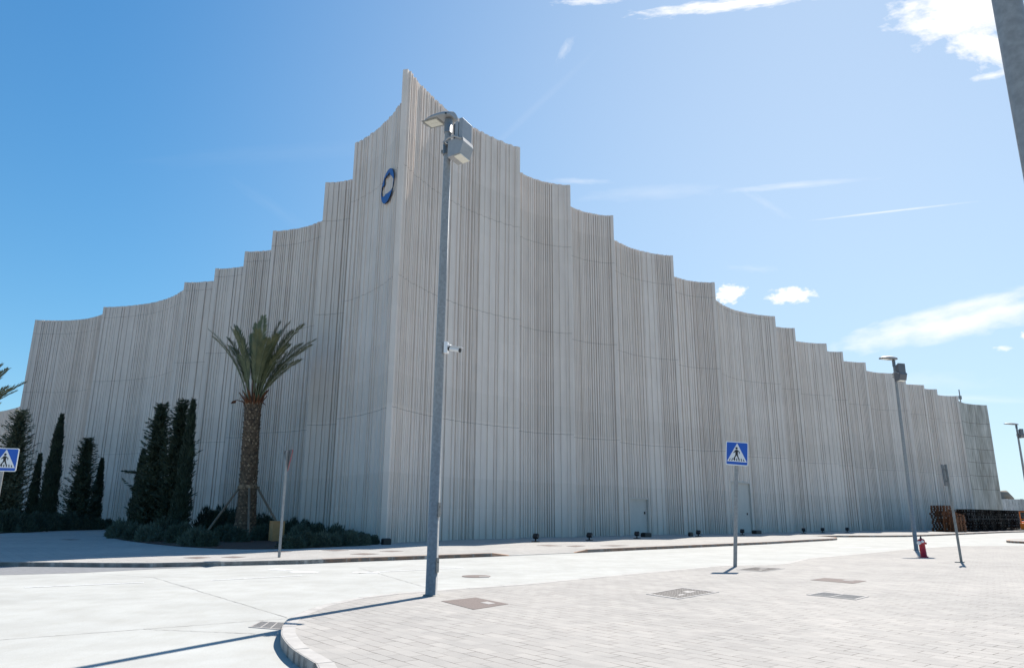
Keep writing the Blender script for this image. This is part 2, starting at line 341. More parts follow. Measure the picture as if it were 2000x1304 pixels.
MT['shrub_dark'] = newmat('shrub_leaf_dark', (0.075, 0.10, 0.06), 0.8, scale=2.2, col2=(0.028, 0.042, 0.03))

# ------------------------------------------------------------------ ground
RZ = -0.15
mb = MB(); mb.poly([(-3000, -1500), (3000, -1500), (3000, 4000), (-3000, 4000)], -0.30)
tag(link('ground', mb, MT['earth']), kind='structure')
mb = MB(); mb.poly([(-140, -60), (190, -60), (190, 260), (-140, 260)], RZ)
tag(link('road', mb, MT['road']), kind='structure')

# near paved area
near_px = [(617, 1295), (572, 1267), (553, 1246), (549, 1232), (557, 1213), (575, 1201), (615, 1185), (650, 1176), (700, 1166), (775, 1157), (852, 1151.5), (1019, 1140), (1173, 1125), (1400, 1104.5), (1450, 1103), (1490, 1103), (1530, 1100), (1571, 1090), (1642, 1084), (1707, 1078), (1772, 1071.5), (1870, 1065.5), (2000, 1065), (2200, 1065)]
near = [(-0.2, -6), (-0.9, 3), (-1.25, 6.2)]+[gnd(*p) for p in near_px]
near = near[:3]+smoothline(near[3:12], 5)+near[12:]
mb = MB(); mb.poly(near+[(80, 35), (80, -6)], RZ-.1, 0)
tag(link('paved_area', mb, MT['paver']), kind='structure')
def kerb(pts, width, z0, z1, mats, stone=1.0, gap=0.012, name='kerb', split=None, left=True):
    """stones along a line; the line is the street-side edge"""
    V = [Vector(p) for p in pts]; S = [0]
    for a, b in zip(V, V[1:]): S.append(S[-1]+(b-a).length)
    def at(s):
        for i in range(len(V)-1):
            if s <= S[i+1] or i == len(V)-2:
                t = (s-S[i])/max(1e-6, S[i+1]-S[i]); d = (V[i+1]-V[i]).normalized(); return V[i].lerp(V[i+1], t), d
    mb = MB(); s = 0.0
    def nrm(d): return Vector((d.y, -d.x)) if left else Vector((-d.y, d.x))
    while s < S[-1]-.05:
        e = min(s+stone, S[-1]); n = max(2, int((e-gap-s)/.12)) if stone < 3 else 8
        ps = [at(s+gap/2+(e-gap-s)*k/n) for k in range(n+1)]
        mi = 0 if split is None else (1 if split(ps[0][0]) else 0)
        h = [random.uniform(-.0015, .0015)]*2
        for (p, d), (q, g) in zip(ps, ps[1:]):
            n0, n1 = nrm(d)*width, nrm(g)*width; c = .018
            cross = lambda P, nn: [(P.x, P.y, z0), (P.x, P.y, z1-c), (P.x+nn.x*c/width, P.y+nn.y*c/width, z1+h[0]), (P.x+nn.x, P.y+nn.y, z1+h[0]), (P.x+nn.x, P.y+nn.y, z0)]
            A, B = cross(p, n0), cross(q, n1)
            for k in range(4): mb.quad(A[k], B[k], B[k+1], A[k+1], mi=mi)
        for (P, nn) in ((ps[0][0], nrm(ps[0][1])*width), (ps[-1][0], nrm(ps[-1][1])*width)):
            mb.quad(*cross(P, nn), mi=mi)
        s = e
    o = link(name, mb, mats); return tag(o, kind='structure')
kerb(near[1:], 0.20, RZ-.05, 0.004, MT['kerb'], 1.0, .014, 'kerb')
# dark joint where the pavers meet the kerb
def ribbon(pts, w, z, mat, name, wob=0.0, kind='structure'):
    V = [Vector(p) for p in pts]; mb = MB(); L = []
    for i, p in enumerate(V):
        d = (V[min(i+1, len(V)-1)]-V[max(i-1, 0)]).normalized(); n = Vector((-d.y, d.x))
        ww = w*(1+random.uniform(-wob, wob)); q = p+n*random.uniform(-wob, wob)*w
        L.append((q+n*ww/2, q-n*ww/2))
    for (a, b), (c, d) in zip(L, L[1:]): mb.quad((b.x, b.y, z), (d.x, d.y, z), (c.x, c.y, z), (a.x, a.y, z))
    return tag(link(name, mb, mat), kind=kind)
def dense(a, b, n=24, j=0.0):
    return [(a[0]+(b[0]-a[0])*i/n+random.uniform(-j, j), a[1]+(b[1]-a[1])*i/n+random.uniform(-j, j)) for i in range(n+1)]

# far pavement
kp = [gnd(*p) for p in ((0, 1096.5), (105, 1097.3), (200, 1098.3), (297, 1098.6), (434, 1096), (595, 1092.5), (700, 1088.5), (834, 1084), (961, 1079.5))]
k0 = Vector(kp[0]); kd = (Vector(kp[0])-Vector(kp[1])).normalized()
kerbA = [tuple(k0+kd*30)]+kp
rA = gnd(961, 1079.5); rB = gnd(1148, 1072.3)
kerbB = [gnd(*p) for p in ((1148, 1072.3), (1240, 1068.3), (1370, 1063), (1499, 1057.6), (1570, 1053.7), (1620, 1051.3), (1634, 1050.2), (1632, 1048.6), (1612, 1047.0), (1590, 1045.6))]
kerbB = kerbB[:5]+smoothline(kerbB[5:], 4)
kerbC = [gnd(*p) for p in ((1590, 1045.6), (1630, 1045.2), (1700, 1045.2), (1772, 1044.8), (1828, 1042.9), (1900, 1040), (1960, 1037.5), (2050, 1035.5), (2200, 1033))]
bk = Vector((-0.15, 0.99))*1.7
dAB = (Vector(rB)-Vector(rA)).normalized()
A2 = tuple(Vector(rA)+bk+dAB*.3); B2 = tuple(Vector(rB)+bk-dAB*.3)
pav = kerbA+[A2, B2]+kerbB+kerbC[1:]+[(150, 140), (150, 200), (-130, 200), (-130, 30)]
mb = MB(); mb.poly(pav, RZ-.1, 0); tag(link('pavement', mb, MT['tile']), kind='structure')
# dropped crossing
mb = MB(); w1 = Vector(rA)+dAB*1.0; w2 = Vector(rB)-dAB*1.0; e = RZ+.02
mb.quad((w1.x, w1.y, e), (w2.x, w2.y, e), (*B2, 0), (*A2, 0)); mb.quad((*rA, 0), (w1.x, w1.y, e), (*A2, 0)); mb.quad((w2.x, w2.y, e), (*rB, 0), (*B2, 0))
mb.quad((*rA, 0), (*rA, RZ), (w1.x, w1.y, RZ), (w1.x, w1.y, e)); mb.quad((w2.x, w2.y, e), (w2.x, w2.y, RZ), (*rB, RZ), (*rB, 0)); mb.quad((w1.x, w1.y, e), (w1.x, w1.y, RZ), (w2.x, w2.y, RZ), (w2.x, w2.y, e))
tag(link('pavement_ramp', mb, MT['tile']), kind='structure')
xs = gnd(615, 1090)[0]
kerb(kerbA, 0.17, RZ-.05, 0.004, [MT['kerb'], MT['kerb_brown']], 1.0, .03, 'kerb', split=lambda p: p.x > xs, left=False)
kerb(kerbB, 0.17, RZ-.05, 0.004, MT['kerb_brown'], 1.0, .03, 'kerb', left=False)
kerb(kerbC, 0.17, RZ-.05, 0.004, MT['kerb_brown'], 1.0, .03, 'kerb', left=False)
# brown wedge stones beside the dropped crossing
mb = MB()
for a, w in ((rA, w1), (rB, w2)):
    a = Vector(a); off = Vector((0, -.006))
    p, q = a+off, w+off
    mb.quad((p.x, p.y, RZ), (q.x, q.y, RZ), (q.x, q.y, RZ+.025), (p.x, p.y, 0.004)); mb.quad((p.x, p.y, .004), (q.x, q.y, RZ+.025), (q.x, q.y+.17, RZ+.045), (p.x, p.y+.17, .006))
tag(link('kerb', mb, MT['kerb_brown']), kind='structure')
# small island far right
isl = smoothline([gnd(*p) for p in ((2250, 1052), (2050, 1052), (1985, 1052.5), (1967, 1053.8), (1969, 1055.3), (2000, 1056.8), (2060, 1059), (2250, 1062))], 4)
mb = MB(); mb.poly(isl, RZ-.1, 0); tag(link('traffic_island', mb, MT['tile']), kind='structure')
kerb(list(reversed(isl)), .2, RZ-.05, .006, MT['kerb_brown'], 1.0, .03, 'kerb')
# darker grey strip along the kerb, joints and paint on the road
def rd(x, y): return gnd(x, y, RZ)
mb = MB(); fr = [rd(*p) for p in ((-60, 1125), (0, 1122.5), (80, 1120.5), (157, 1118), (230, 1114.5), (320, 1110), (425, 1105.5))]
bkp = [(p[0], p[1]+.05) for p in kerbA[1:6]]
mb.poly([(-60, 16.5)]+fr+list(reversed(bkp))+[(-60, kerbA[0][1]+.05)], RZ+.004); tag(link('kerb_strip', mb, MT['strip_grey']), kind='structure')
for a, b in (((300, 1127), (560, 1205)), ((-40, 1252), (280, 1228)), ((280, 1228), (562, 1207)), ((500, 1237), (280, 1228)), ((300, 1127), (180, 1119)), ((845, 1150), (700, 1108))):
    ribbon(dense(rd(*a), rd(*b), 40, .012), .018, RZ+.005, MT['crack'], 'road_joint', .5)
for a, b, w in (((48, 1147), (281, 1137), .10), ((412, 1133), (590, 1123.5), .10), ((700, 1118.5), (905, 1108), .10), ((530, 1111), (565, 1112.5), .45), ((570, 1116), (620, 1117.5), .45), ((690, 1117.5), (740, 1118), .4), ((1640, 1069), (1700, 1068), .3), ((1690, 1073), (1735, 1071.5), .25)):
    ribbon(dense(rd(*a), rd(*b), 12), w, RZ+.008, MT['white_line'], 'road_marking')

# ------------------------------------------------------------------ planting beds
Z0 = 0.004
bedF = smoothline([gnd(*p) for p in ((207, 1037), (205, 1044), (215, 1049), (245, 1055), (300, 1062), (370, 1068), (440, 1071.5), (520, 1072), (600, 1070), (680, 1066), (735, 1062.3))], 4)
bedF_back = [gnd(743, 1060.2), (-9, 46.5), (-12.6, 50.5), (-15.4, 53.2), (-21, 59), (-25, 62.3), (-30, 66.5), (-34, 69.5), gnd(285, 1030.5), gnd(240, 1032)]
mb = MB(); mb.poly(bedF+bedF_back, 0, 0.03); tag(link('planting_bed', mb, MT['soil']), kind='structure')
bedL = [gnd(*p) for p in ((-150, 1047), (0, 1041.5), (90, 1035.5), (160, 1033), (218, 1031.3), (214, 1029.5))]
mb = MB(); mb.poly(bedL+[gnd(138, 1027.5), (-75, 88), (-95, 70)], 0, 0.03); tag(link('planting_bed', mb, MT['soil']), kind='structure')

# ------------------------------------------------------------------ the building
Rp = [[(795, 135), (815, 160), (840, 185), (868, 213), (895, 235), (930, 253), (970, 272), (1013, 290)],
 [(1017, 338), (1035, 347), (1060, 355), (1085, 360), (1113, 363)],
 [(1117, 405), (1135, 413), (1160, 418), (1197, 422)],
 [(1201, 470), (1220, 480), (1245, 489), (1275, 495), (1313, 500)],
 [(1318, 541), (1340, 547), (1365, 551), (1395, 552)],
 [(1400, 588), (1415, 597), (1440, 607), (1470, 614), (1512, 618)],
 [(1514, 638), (1530, 640), (1551, 641)],
 [(1555, 666), (1575, 669), (1613, 671)],
 [(1615, 686), (1630, 687), (1645, 687)],
 [(1648, 705), (1668, 707), (1689, 708)],
 [(1692, 724), (1710, 727), (1735, 729), (1766, 729)],
 [(1768, 750), (1785, 751), (1803, 752)],
 [(1805, 759), (1818, 760), (1829, 760)],
 [(1831, 771), (1850, 773), (1870, 773)],
 [(1873, 783), (1890, 788), (1905, 790), (1927, 791)]]
Lp = [[(788, 197), (770, 223), (745, 248), (720, 267), (697, 281)],
 [(690, 351), (675, 354), (655, 357), (637, 358)],
 [(629, 432), (610, 440), (585, 446), (560, 450), (535, 452)],
 [(531, 489), (505, 491), (480, 492)],
 [(475, 521), (450, 524), (422, 525)],
 [(416, 549), (390, 551), (362, 552)],
 [(357, 568), (340, 580), (315, 588), (280, 594), (245, 597), (204, 600)],
 [(201, 614), (185, 619), (160, 624), (120, 626), (70, 625)]]
def chain(P, step, d0):
    o = []; d = d0
    for p in P:
        h = atY(*p[0], d)[2]; pts = [gnd(x, y, h) for x, y in p]
        o.append((h, pts)); d = pts[-1][1]*step
    return o
def fit(pts):
    A, B = Vector(pts[0]), Vector(pts[-1]); ch = B-A; L = ch.length; t = ch/L; n = Vector((-t.y, t.x))
    us = [(Vector(p)-A).dot(t)/L for p in pts[1:-1]]; vs = [(Vector(p)-A).dot(n) for p in pts[1:-1]]
    if len(us) >= 5:
        Mx = np.array([[u*(1-u), u*(1-u)*(2*u-1)] for u in us])
        a, b = np.linalg.lstsq(Mx, np.array(vs), rcond=None)[0]
    else:
        k = np.array([u*(1-u) for u in us]); a = float(k@np.array(vs)/max(1e-6, k@k)); b = 0
    return (lambda u: A+ch*u+n*(a*u*(1-u)+b*u*(1-u)*(2*u-1))), L
BX, BY = -7.4, 43.0
hall = thing('exhibition_hall', 'huge pale grey concrete hall with stepped concave ribbed walls rising to a sharp corner', 'building', (BX, BY, 0))
def lk(name, mb, mats, bevel=0):
    return link(name, mb, mats, hall, off=(BX, BY, 0), bevel=bevel)
def rib_panel(pts, H, seams, opening=None, shallow=1.0, mat=None, thick=.30, name='facade_panel', z_b=-.05, seed=0):
    rnd = random.Random(seed)
    C, L = fit(pts)
    # table for arc length
    n = 200; u0 = -(0 if seed in (100, 200) else .30)/L; P = [C(u0+(1-u0)*i/n) for i in range(n+1)]; S = [0]
    for a, b in zip(P, P[1:]): S.append(S[-1]+(b-a).length)
    T = S[-1]
    def at(s):
        s = min(max(s, 0), T); i = min(n-1, int(np.searchsorted(S, s))-1 if s > 0 else 0); i = max(i, 0)
        t = (s-S[i])/(S[i+1]-S[i]); d = (P[i+1]-P[i]).normalized(); nn = Vector((-d.y, d.x)); p = P[i].lerp(P[i+1], t)
        if nn.dot(-p) < 0: nn = -nn
        return p, nn
    cols = []; s = 0.0; o = 0.10; first = True; zend = 0; dens = 1
    while s < T-.30:
        if s > zend: zend = s+rnd.uniform(.6, 2.2); dens = rnd.choice((0, 1, 1, 2, 2))
        if first: w = .30; o = .05
        elif len(cols) % 2 == 1 and rnd.random() < (.45, .8, .95)[dens]: w = rnd.uniform(.05, .10); o = 0.0      # groove
        else:
            w = rnd.uniform(*((.20, .36), (.13, .22), (.09, .15))[dens]); o = rnd.choice([x for x in (.06, .10, .14) if abs(x-o) > .03])
        if s+w > T-.30: w = T-.30-s
        cols.append((s, s+w, o*shallow)); s += w; first = False
    cols.append((T-.30, T, .17*shallow))
    mb = MB(); prev = None; back = []
    def ring(s, off, zb):
        p, nn = at(s); col = []
        zs = [(zb, 0)]
        for z in seams:
            if zb < z < H-.3: g_ = 1 if mat is None else 2.2; zs += [(z-.018*g_, 0), (z-.012*g_, -.02), (z+.012*g_, -.02), (z+.018*g_, 0)]
        zs.append((H, 0))
        return [(p.x+nn.x*(off+d), p.y+nn.y*(off+d), z) for z, d in zs], p, nn
    for (a, b, o) in cols:
        mid = (a+b)/2; zb = z_b
        if opening and opening[0] < mid < opening[1]: zb = opening[2]
        g = .012
        A, pa, na = ring(a+g if a > 0 else 0, o, zb); B, pb, nb = ring(b-g if b < T else T, o, zb)
        def strip(X, Y):
            if len(X) != len(Y):
                X = [X[0], X[-1]]; Y = [Y[0], Y[-1]]
            for k in range(len(X)-1):
                mi = 1 if (len(X) > 2 and k % 4 == 2) else 0  # recess band takes the painted seam shade
                mb.quad(X[k], Y[k], Y[k+1], X[k+1], mi=mi)
        if prev:
            if len(prev[0]) == len(A): strip(prev[0], A)
            else: mb.quad(prev[0][0], A[0], A[-1], prev[0][-1])
        strip(A, B)
        if prev: # top between
            mb.quad(prev[0][-1], A[-1], (pa.x-na.x*thick, pa.y-na.y*thick, H), (prev[1].x-prev[2].x*thick, prev[1].y-prev[2].y*thick, H))
        mb.quad(A[-1], B[-1], (pb.x-nb.x*thick, pb.y-nb.y*thick, H), (pa.x-na.x*thick, pa.y-na.y*thick, H))
        back.append((pa, na)); back.append((pb, nb)); prev = (B, pb, nb)
        if a == 0: mb.quad(A[0], A[-1], (pa.x-na.x*thick, pa.y-na.y*thick, H), (pa.x-na.x*thick, pa.y-na.y*thick, z_b))
        if b >= T-1e-6: mb.quad(B[0], B[-1], (pb.x-nb.x*thick, pb.y-nb.y*thick, H), (pb.x-nb.x*thick, pb.y-nb.y*thick, z_b))
    bk_ = back[::6]+[back[-1]]
    q = [(p.x-m.x*thick, p.y-m.y*thick) for p, m in bk_]
    for a, b in zip(q, q[1:]): mb.quad((a[0], a[1], z_b), (b[0], b[1], z_b), (b[0], b[1], H), (a[0], a[1], H))
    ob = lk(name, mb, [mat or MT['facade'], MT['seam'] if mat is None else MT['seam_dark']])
    return at, T, ob
SE = [7.95, 16.35, 24.0]
Rc = chain(Rp, 1.035, 43.03); Lc = chain(Lp, 1.06, 43.33)
panels = {}
DOORS = {}
for i, (h, pts) in enumerate(Rc):
    op = None
    if i in (3, 5):
        C_, _ = fit(pts); q = [C_(k/400) for k in range(401)]; ac = [0]
        for a_, b_ in zip(q, q[1:]): ac.append(ac[-1]+(b_-a_).length)
        def sx_(px): return next(ac[k] for k in range(401) if proj(q[k].x, q[k].y, .5)[0] >= px)
        op = (sx_(1230)+.3, sx_(1268)+.3, zfor(q[30].x, q[30].y, 971)) if i == 3 else (.65, sx_(1470)+.3, zfor(q[60].x, q[60].y, 940))
        DOORS[i] = op
    if i == len(Rc)-1:
        rib = rib_panel(pts, h, [6.2, 8.4, 10.6, 12.8, 15.0, 17.2], shallow=.35, mat=MT['weather'], seed=100+i)
    else:
        rib = rib_panel(pts, h, SE if i < 7 else SE[:2], op, seed=100+i, shallow=1.0 if i else 1.25)
    panels['R', i] = rib
    if op: DOORS[i] = op
for i, (h, pts) in enumerate(Lc):
    panels['L', i] = rib_panel(pts, h, SE, seed=200+i)
# return walls behind the panel ends
def slab(a, b, z0, z1, t, name, mat):
    a, b = Vector(a), Vector(b); d = (b-a).normalized(); n = Vector((-d.y, d.x))*t/2
    mb = MB(); mb.poly([tuple(a+n), tuple(a-n), tuple(b-n), tuple(b+n)], z0, z1); return fixn(lk(name, mb, mat))
for key, ch in (('R', Rc), ('L', Lc)):
    for i in range(len(ch)-1):
        at0, T0, _ = panels[key, i]; at1, T1, _ = panels[key, i+1]
        p, n = at0(T0-.12); q, m = at1(.12)
        slab(p-n*.31, q-m*.31, -.05, min(ch[i][0], ch[i+1][0])-.05, .22, 'return_wall', MT['plain'])
# low wing at far left
a = atY(48, 790, 104); b = atY(-60, 793, 116)
rib_panel([(a[0], a[1]), ((a[0]+b[0])/2+.6, (a[1]+b[1])/2+1.0), (b[0], b[1])], a[2], SE[:1], seed=300, name='low_wing_wall')
# roof and rear wall
def chord(k, i, t):
    at, T, _ = panels[k, i]; p, n = at(T*.02); q, m = at(T*.98); return p.lerp(q, t), (n+m).normalized()
fl = [chord('L', i, t) for i in reversed(range(len(Lc))) for t in (1, 0)]
frr = [chord('R', i, t) for i in range(len(Rc)) for t in (0, 1)]
poly = [tuple(p-n*3.2) for p, n in fl[:-1]]+[(-6.6, 50.5)]+[tuple(p-n*3.2) for p, n in frr[1:]]
far = [(95, 155), (0, 190), (-75, 140)]
mb = MB(); mb.poly(poly+far, 15.0, 15.6); fixn(lk('roof', mb, MT['plain']))
for a, b in zip([poly[-1]]+far, far+[poly[0]]): slab(a, b, -.05, 14.95, .3, 'rear_wall', MT['plain'])
# doors
for i, (s0, s1, h) in DOORS.items():
    at, T, _ = panels['R', i]
    (p, n), (q, m) = at(s0-.35), at(s1+.35); d = (Vector(q)-Vector(p)).normalized(); nn = Vector((d.y, -d.x))
    if nn.dot(-p) < 0: nn = -nn
    base = p.lerp(q, .5); w = (q-p).length
    rot = Matrix(((d.x, nn.x, 0), (d.y, nn.y, 0), (0, 0, 1)))
    mb = MB(); c = base-nn*.17; mb.box((c.x, c.y, h/2), (w, .06, h+.3), rot)
    dr = fixn(lk('door', mb, MT['door']))
    dr['label'] = 'smooth pale grey service door set into the ribs' if i == 3 else 'tall smooth grey service door with a dark gap on its left'
    mb = MB(); c2 = base-nn*.1
    mb.box((c2.x+d.x*w*.26, c2.y+d.y*w*.26, 1.9), (.10, .08, .22), rot)
    o = link('handle', mb, MT['black'], dr, off=(BX, BY, 0))
    mb = MB()
    for k in (-1, 1):
        cc = base+d*(w/2-.42)*k-nn*.06; mb.box((cc.x, cc.y, h/2), (.10, .2, h), rot)
    cc = base-nn*.06; mb.box((cc.x, cc.y, h-.06), (w-.94, .2, .12), rot)
    link('frame', mb, MT['door'], dr, off=(BX, BY, 0))
    if i == 5:
        mb = MB(); cc = base-d*(w/2-.62)-nn*.12; mb.box((cc.x, cc.y, h/2-.1), (.22, .08, h-.25), rot); link('gap', mb, MT['black'], dr, off=(BX, BY, 0))
# blue round emblem with the outline cut out of it
A = Vector((-7.47, 43.33)); t2 = Vector((-.46813, .88366)); n2 = Vector((-.88366, -.46813))
outer = [(1.7+1.32*math.cos(k*math.pi/28), 23.2+1.18*math.sin(k*math.pi/28)) for k in range(56)]
hole = [(0.62, 22.94), (0.56, 23.18), (.80, 23.45), (1.15, 23.68), (1.3, 23.93), (1.56, 24.0), (1.72, 23.92), (1.94, 24.02), (2.1, 23.93), (2.32, 24.01), (2.36, 23.75), (2.3, 23.55), (2.5, 23.5), (2.72, 23.57), (2.86, 23.3), (2.78, 22.96), (2.42, 22.79), (2.16, 22.74), (2.02, 22.8), (1.58, 22.70), (1.0, 22.62), (0.66, 22.68)]
hole = [(1.72+(a_-1.72)*1.1, 23.3+(b_-23.3)*1.12) for a_, b_ in hole]
mb = MB(); mb.poly(outer, 0, .07, holes=[hole])
nf = len(mb.f)
# second face for the rear
mb.xform(lambda v: (A.x+t2.x*v.x+n2.x*(.22+v.z), A.y+t2.y*v.x+n2.y*(.22+v.z), v.y))
em = fixn(lk('emblem', mb, [MT['emblem_blue'], MT['black']]))
for p in em.data.polygons:
    if p.area < .12 and abs(p.normal.dot(Vector((n2.x, n2.y, 0)))) < .5: p.material_index = 1
# aerial on the roof
p = atY(1876, 782, 140)
mb = MB(); mb.tube([(p[0], p[1], 15.6), (p[0], p[1], p[2]+2.2)], .10, 6); mb.box((p[0], p[1], p[2]+.6), (.5, .3, .7)); lk('roof_aerial', mb, MT['galv_dark'])

# ------------------------------------------------------------------ far right: block wall, pallets, crates
a = atY(1950, 973, 150); b = atY(2120, 972, 156)
wl = thing('boundary_wall', 'pale grey block wall beyond the right end of the hall', 'wall', (a[0], a[1], 0), math.atan2(b[1]-a[1], b[0]-a[0]))
L = math.hypot(b[0]-a[0], b[1]-a[1]); mb = MB(); mb.box((L/2, 0, 2.55), (L, .4, 5.7))
for k in range(26):   # rough courses standing proud
    for r_ in range(13):
        if random.random() < .5: mb.box((k*.8+random.uniform(0, .4), -.22, .25+r_*.42), (.7, .08, .36))
wo = link('blocks', mb, MT['blockwall'], wl)
mb = MB(); mb.tube([(1.0, 1.6, 4.0), (2.2, 1.4, 6.3), (3.2, 1.4, 6.35), (4.6, 1.6, 5.2)], 1.0, 10); link('heap', mb, MT['earth'], wl)
def pallet_mesh(w=1.2, d=1.0, h=.144):
    mb = MB()
    for k in range(5): mb.box((-w/2+.05+k*(w-.1)/4, 0, h-.011), (.14, d, .022))
    for k in (-1, 0, 1):
        mb.box((0, k*(d/2-.05), h-.033), (w, .1, .022)); mb.box((0, k*(d/2-.05), .011), (w, .1, .022))
        for j in (-1, 0, 1): mb.box((j*(w/2-.16), k*(d/2-.05), h/2-.011), (.32, .1, h-.066))
    return mb
def crate_mesh(w=1.2, d=1.0, h=.34):
    mb = MB(); t = .03
    for sx, sy, a_, b_ in ((0, -1, w, t), (0, 1, w, t), (-1, 0, t, d-2*t), (1, 0, t, d-2*t)):
        c = (sx*(w/2-t/2), sy*(d/2-t/2))
        mb.box((c[0], c[1], .05), (a_, b_, .08)); mb.box((c[0], c[1], h-.04), (a_, b_, .07)); mb.box((c[0], c[1], h/2), (a_*.98, b_*.5, .06))
        for k in range(9):
            f = (k/8-.5)*.96; mb.box((c[0]+(f*a_ if a_ > t else 0), c[1]+(f*b_ if b_ > t else 0), h/2), (.05 if a_ > t else t*.8, .05 if b_ > t else t*.8, h-.06))
    mb.box((0, 0, .06), (w-2*t, d-2*t, .03)); return mb
proto = None
def put_pallet(x, y, z, rz, label, group, tilt=0):
    global proto
    if proto is None: proto = link('wooden_pallet', pallet_mesh(1.8, 1.6, .215), MT['pallet']); o = proto
    else: o = proto.copy(); COL.objects.link(o)
    o.location = (x, y, z); o.rotation_euler = (0, tilt, rz); tag(o, label, 'pallet', group); return o
pxy = gnd(1843, 1037.3)
for k in range(14):
    put_pallet(pxy[0]+random.uniform(-.13, .13), pxy[1]+random.uniform(-.12, .12), k*.222, .55+random.uniform(-.12, .12), 'brown wooden pallet in the leftmost, tallest stack at the far right', 'pallets in the leftmost brown stack')
pxy2 = gnd(1866, 1038.3)
for k in range(8):
    put_pallet(pxy2[0]+random.uniform(-.08, .08), pxy2[1]+random.uniform(-.05, .05), k*.222, .5+random.uniform(-.05, .05), 'brown wooden pallet in the low stack behind the leaning sign post', 'pallets in the low brown stack')
put_pallet(pxy2[0], pxy2[1], 8*.222+.12, .5, 'pale pallet lying tilted on top of the low brown stack', None, .16)
pxy3 = gnd(1874, 1036.3)
for k in range(12):
    put_pallet(pxy3[0]+random.uniform(-.13, .13), pxy3[1]+random.uniform(-.12, .12), k*.222, .5+random.uniform(-.12, .12), 'dark brown pallet in the stack next to the black crates', 'pallets in the stack beside the black crates')
cproto = None
e0 = Vector(gnd(1893, 1037.4)); e1 = Vector(gnd(1991, 1034.2))
NC = 7
for c in range(NC):
    q = e0.lerp(e1, c/(NC-1)); 
    ang = math.atan2((e1-e0).y, (e1-e0).x)
    for k in range(7 if c != 3 else 7):
        if cproto is None: cproto = link('black_crate', crate_mesh(1.98, 1.6, .38), MT['crate']); o = cproto
        else: o = cproto.copy(); COL.objects.link(o)
        o.location = (q.x+random.uniform(-.03, .03), q.y+random.uniform(-.03, .03), k*.385); o.rotation_euler = (0, 0, ang+random.uniform(-.04, .04))
        tag(o, 'black plastic crate in the long dark row of stacks beside the hall', 'crate', 'black crates stacked at the far right')
# orange pallet truck at the frame's edge
q = gnd(2007, 1035.5)
tr = thing('pallet_truck', 'orange pallet truck standing past the last black crates', 'truck', (q[0], q[1], 0), .6)
mb = MB(); mb.box((0, 0, .55), (1.6, 1.0, .9)); mb.box((.2, 0, 1.1), (1.1, .9, .25)); link('body', mb, MT['orange'], tr, bevel=.06)
mb = MB(); mb.box((-.75, -.35, 1.3), (.12, .1, 2.5)); mb.box((-.75, .35, 1.3), (.12, .1, 2.5)); mb.box((-.75, 0, 2.5), (.1, .8, .12)); mb.box((-.75, 0, 1.5), (.1, .8, .12)); link('mast', mb, MT['orange'], tr)
for k in (-1, 1):
    mb = MB(); mb.box((-1.5, k*.3, .12), (1.3, .16, .08)); link('fork', mb, MT['galv_dark'], tr)
    mb = MB(); mb.tube([(.5, k*.52-.06, .18), (.5, k*.52+.06, .18)], .18, 14); link('wheel', mb, MT['black'], tr)

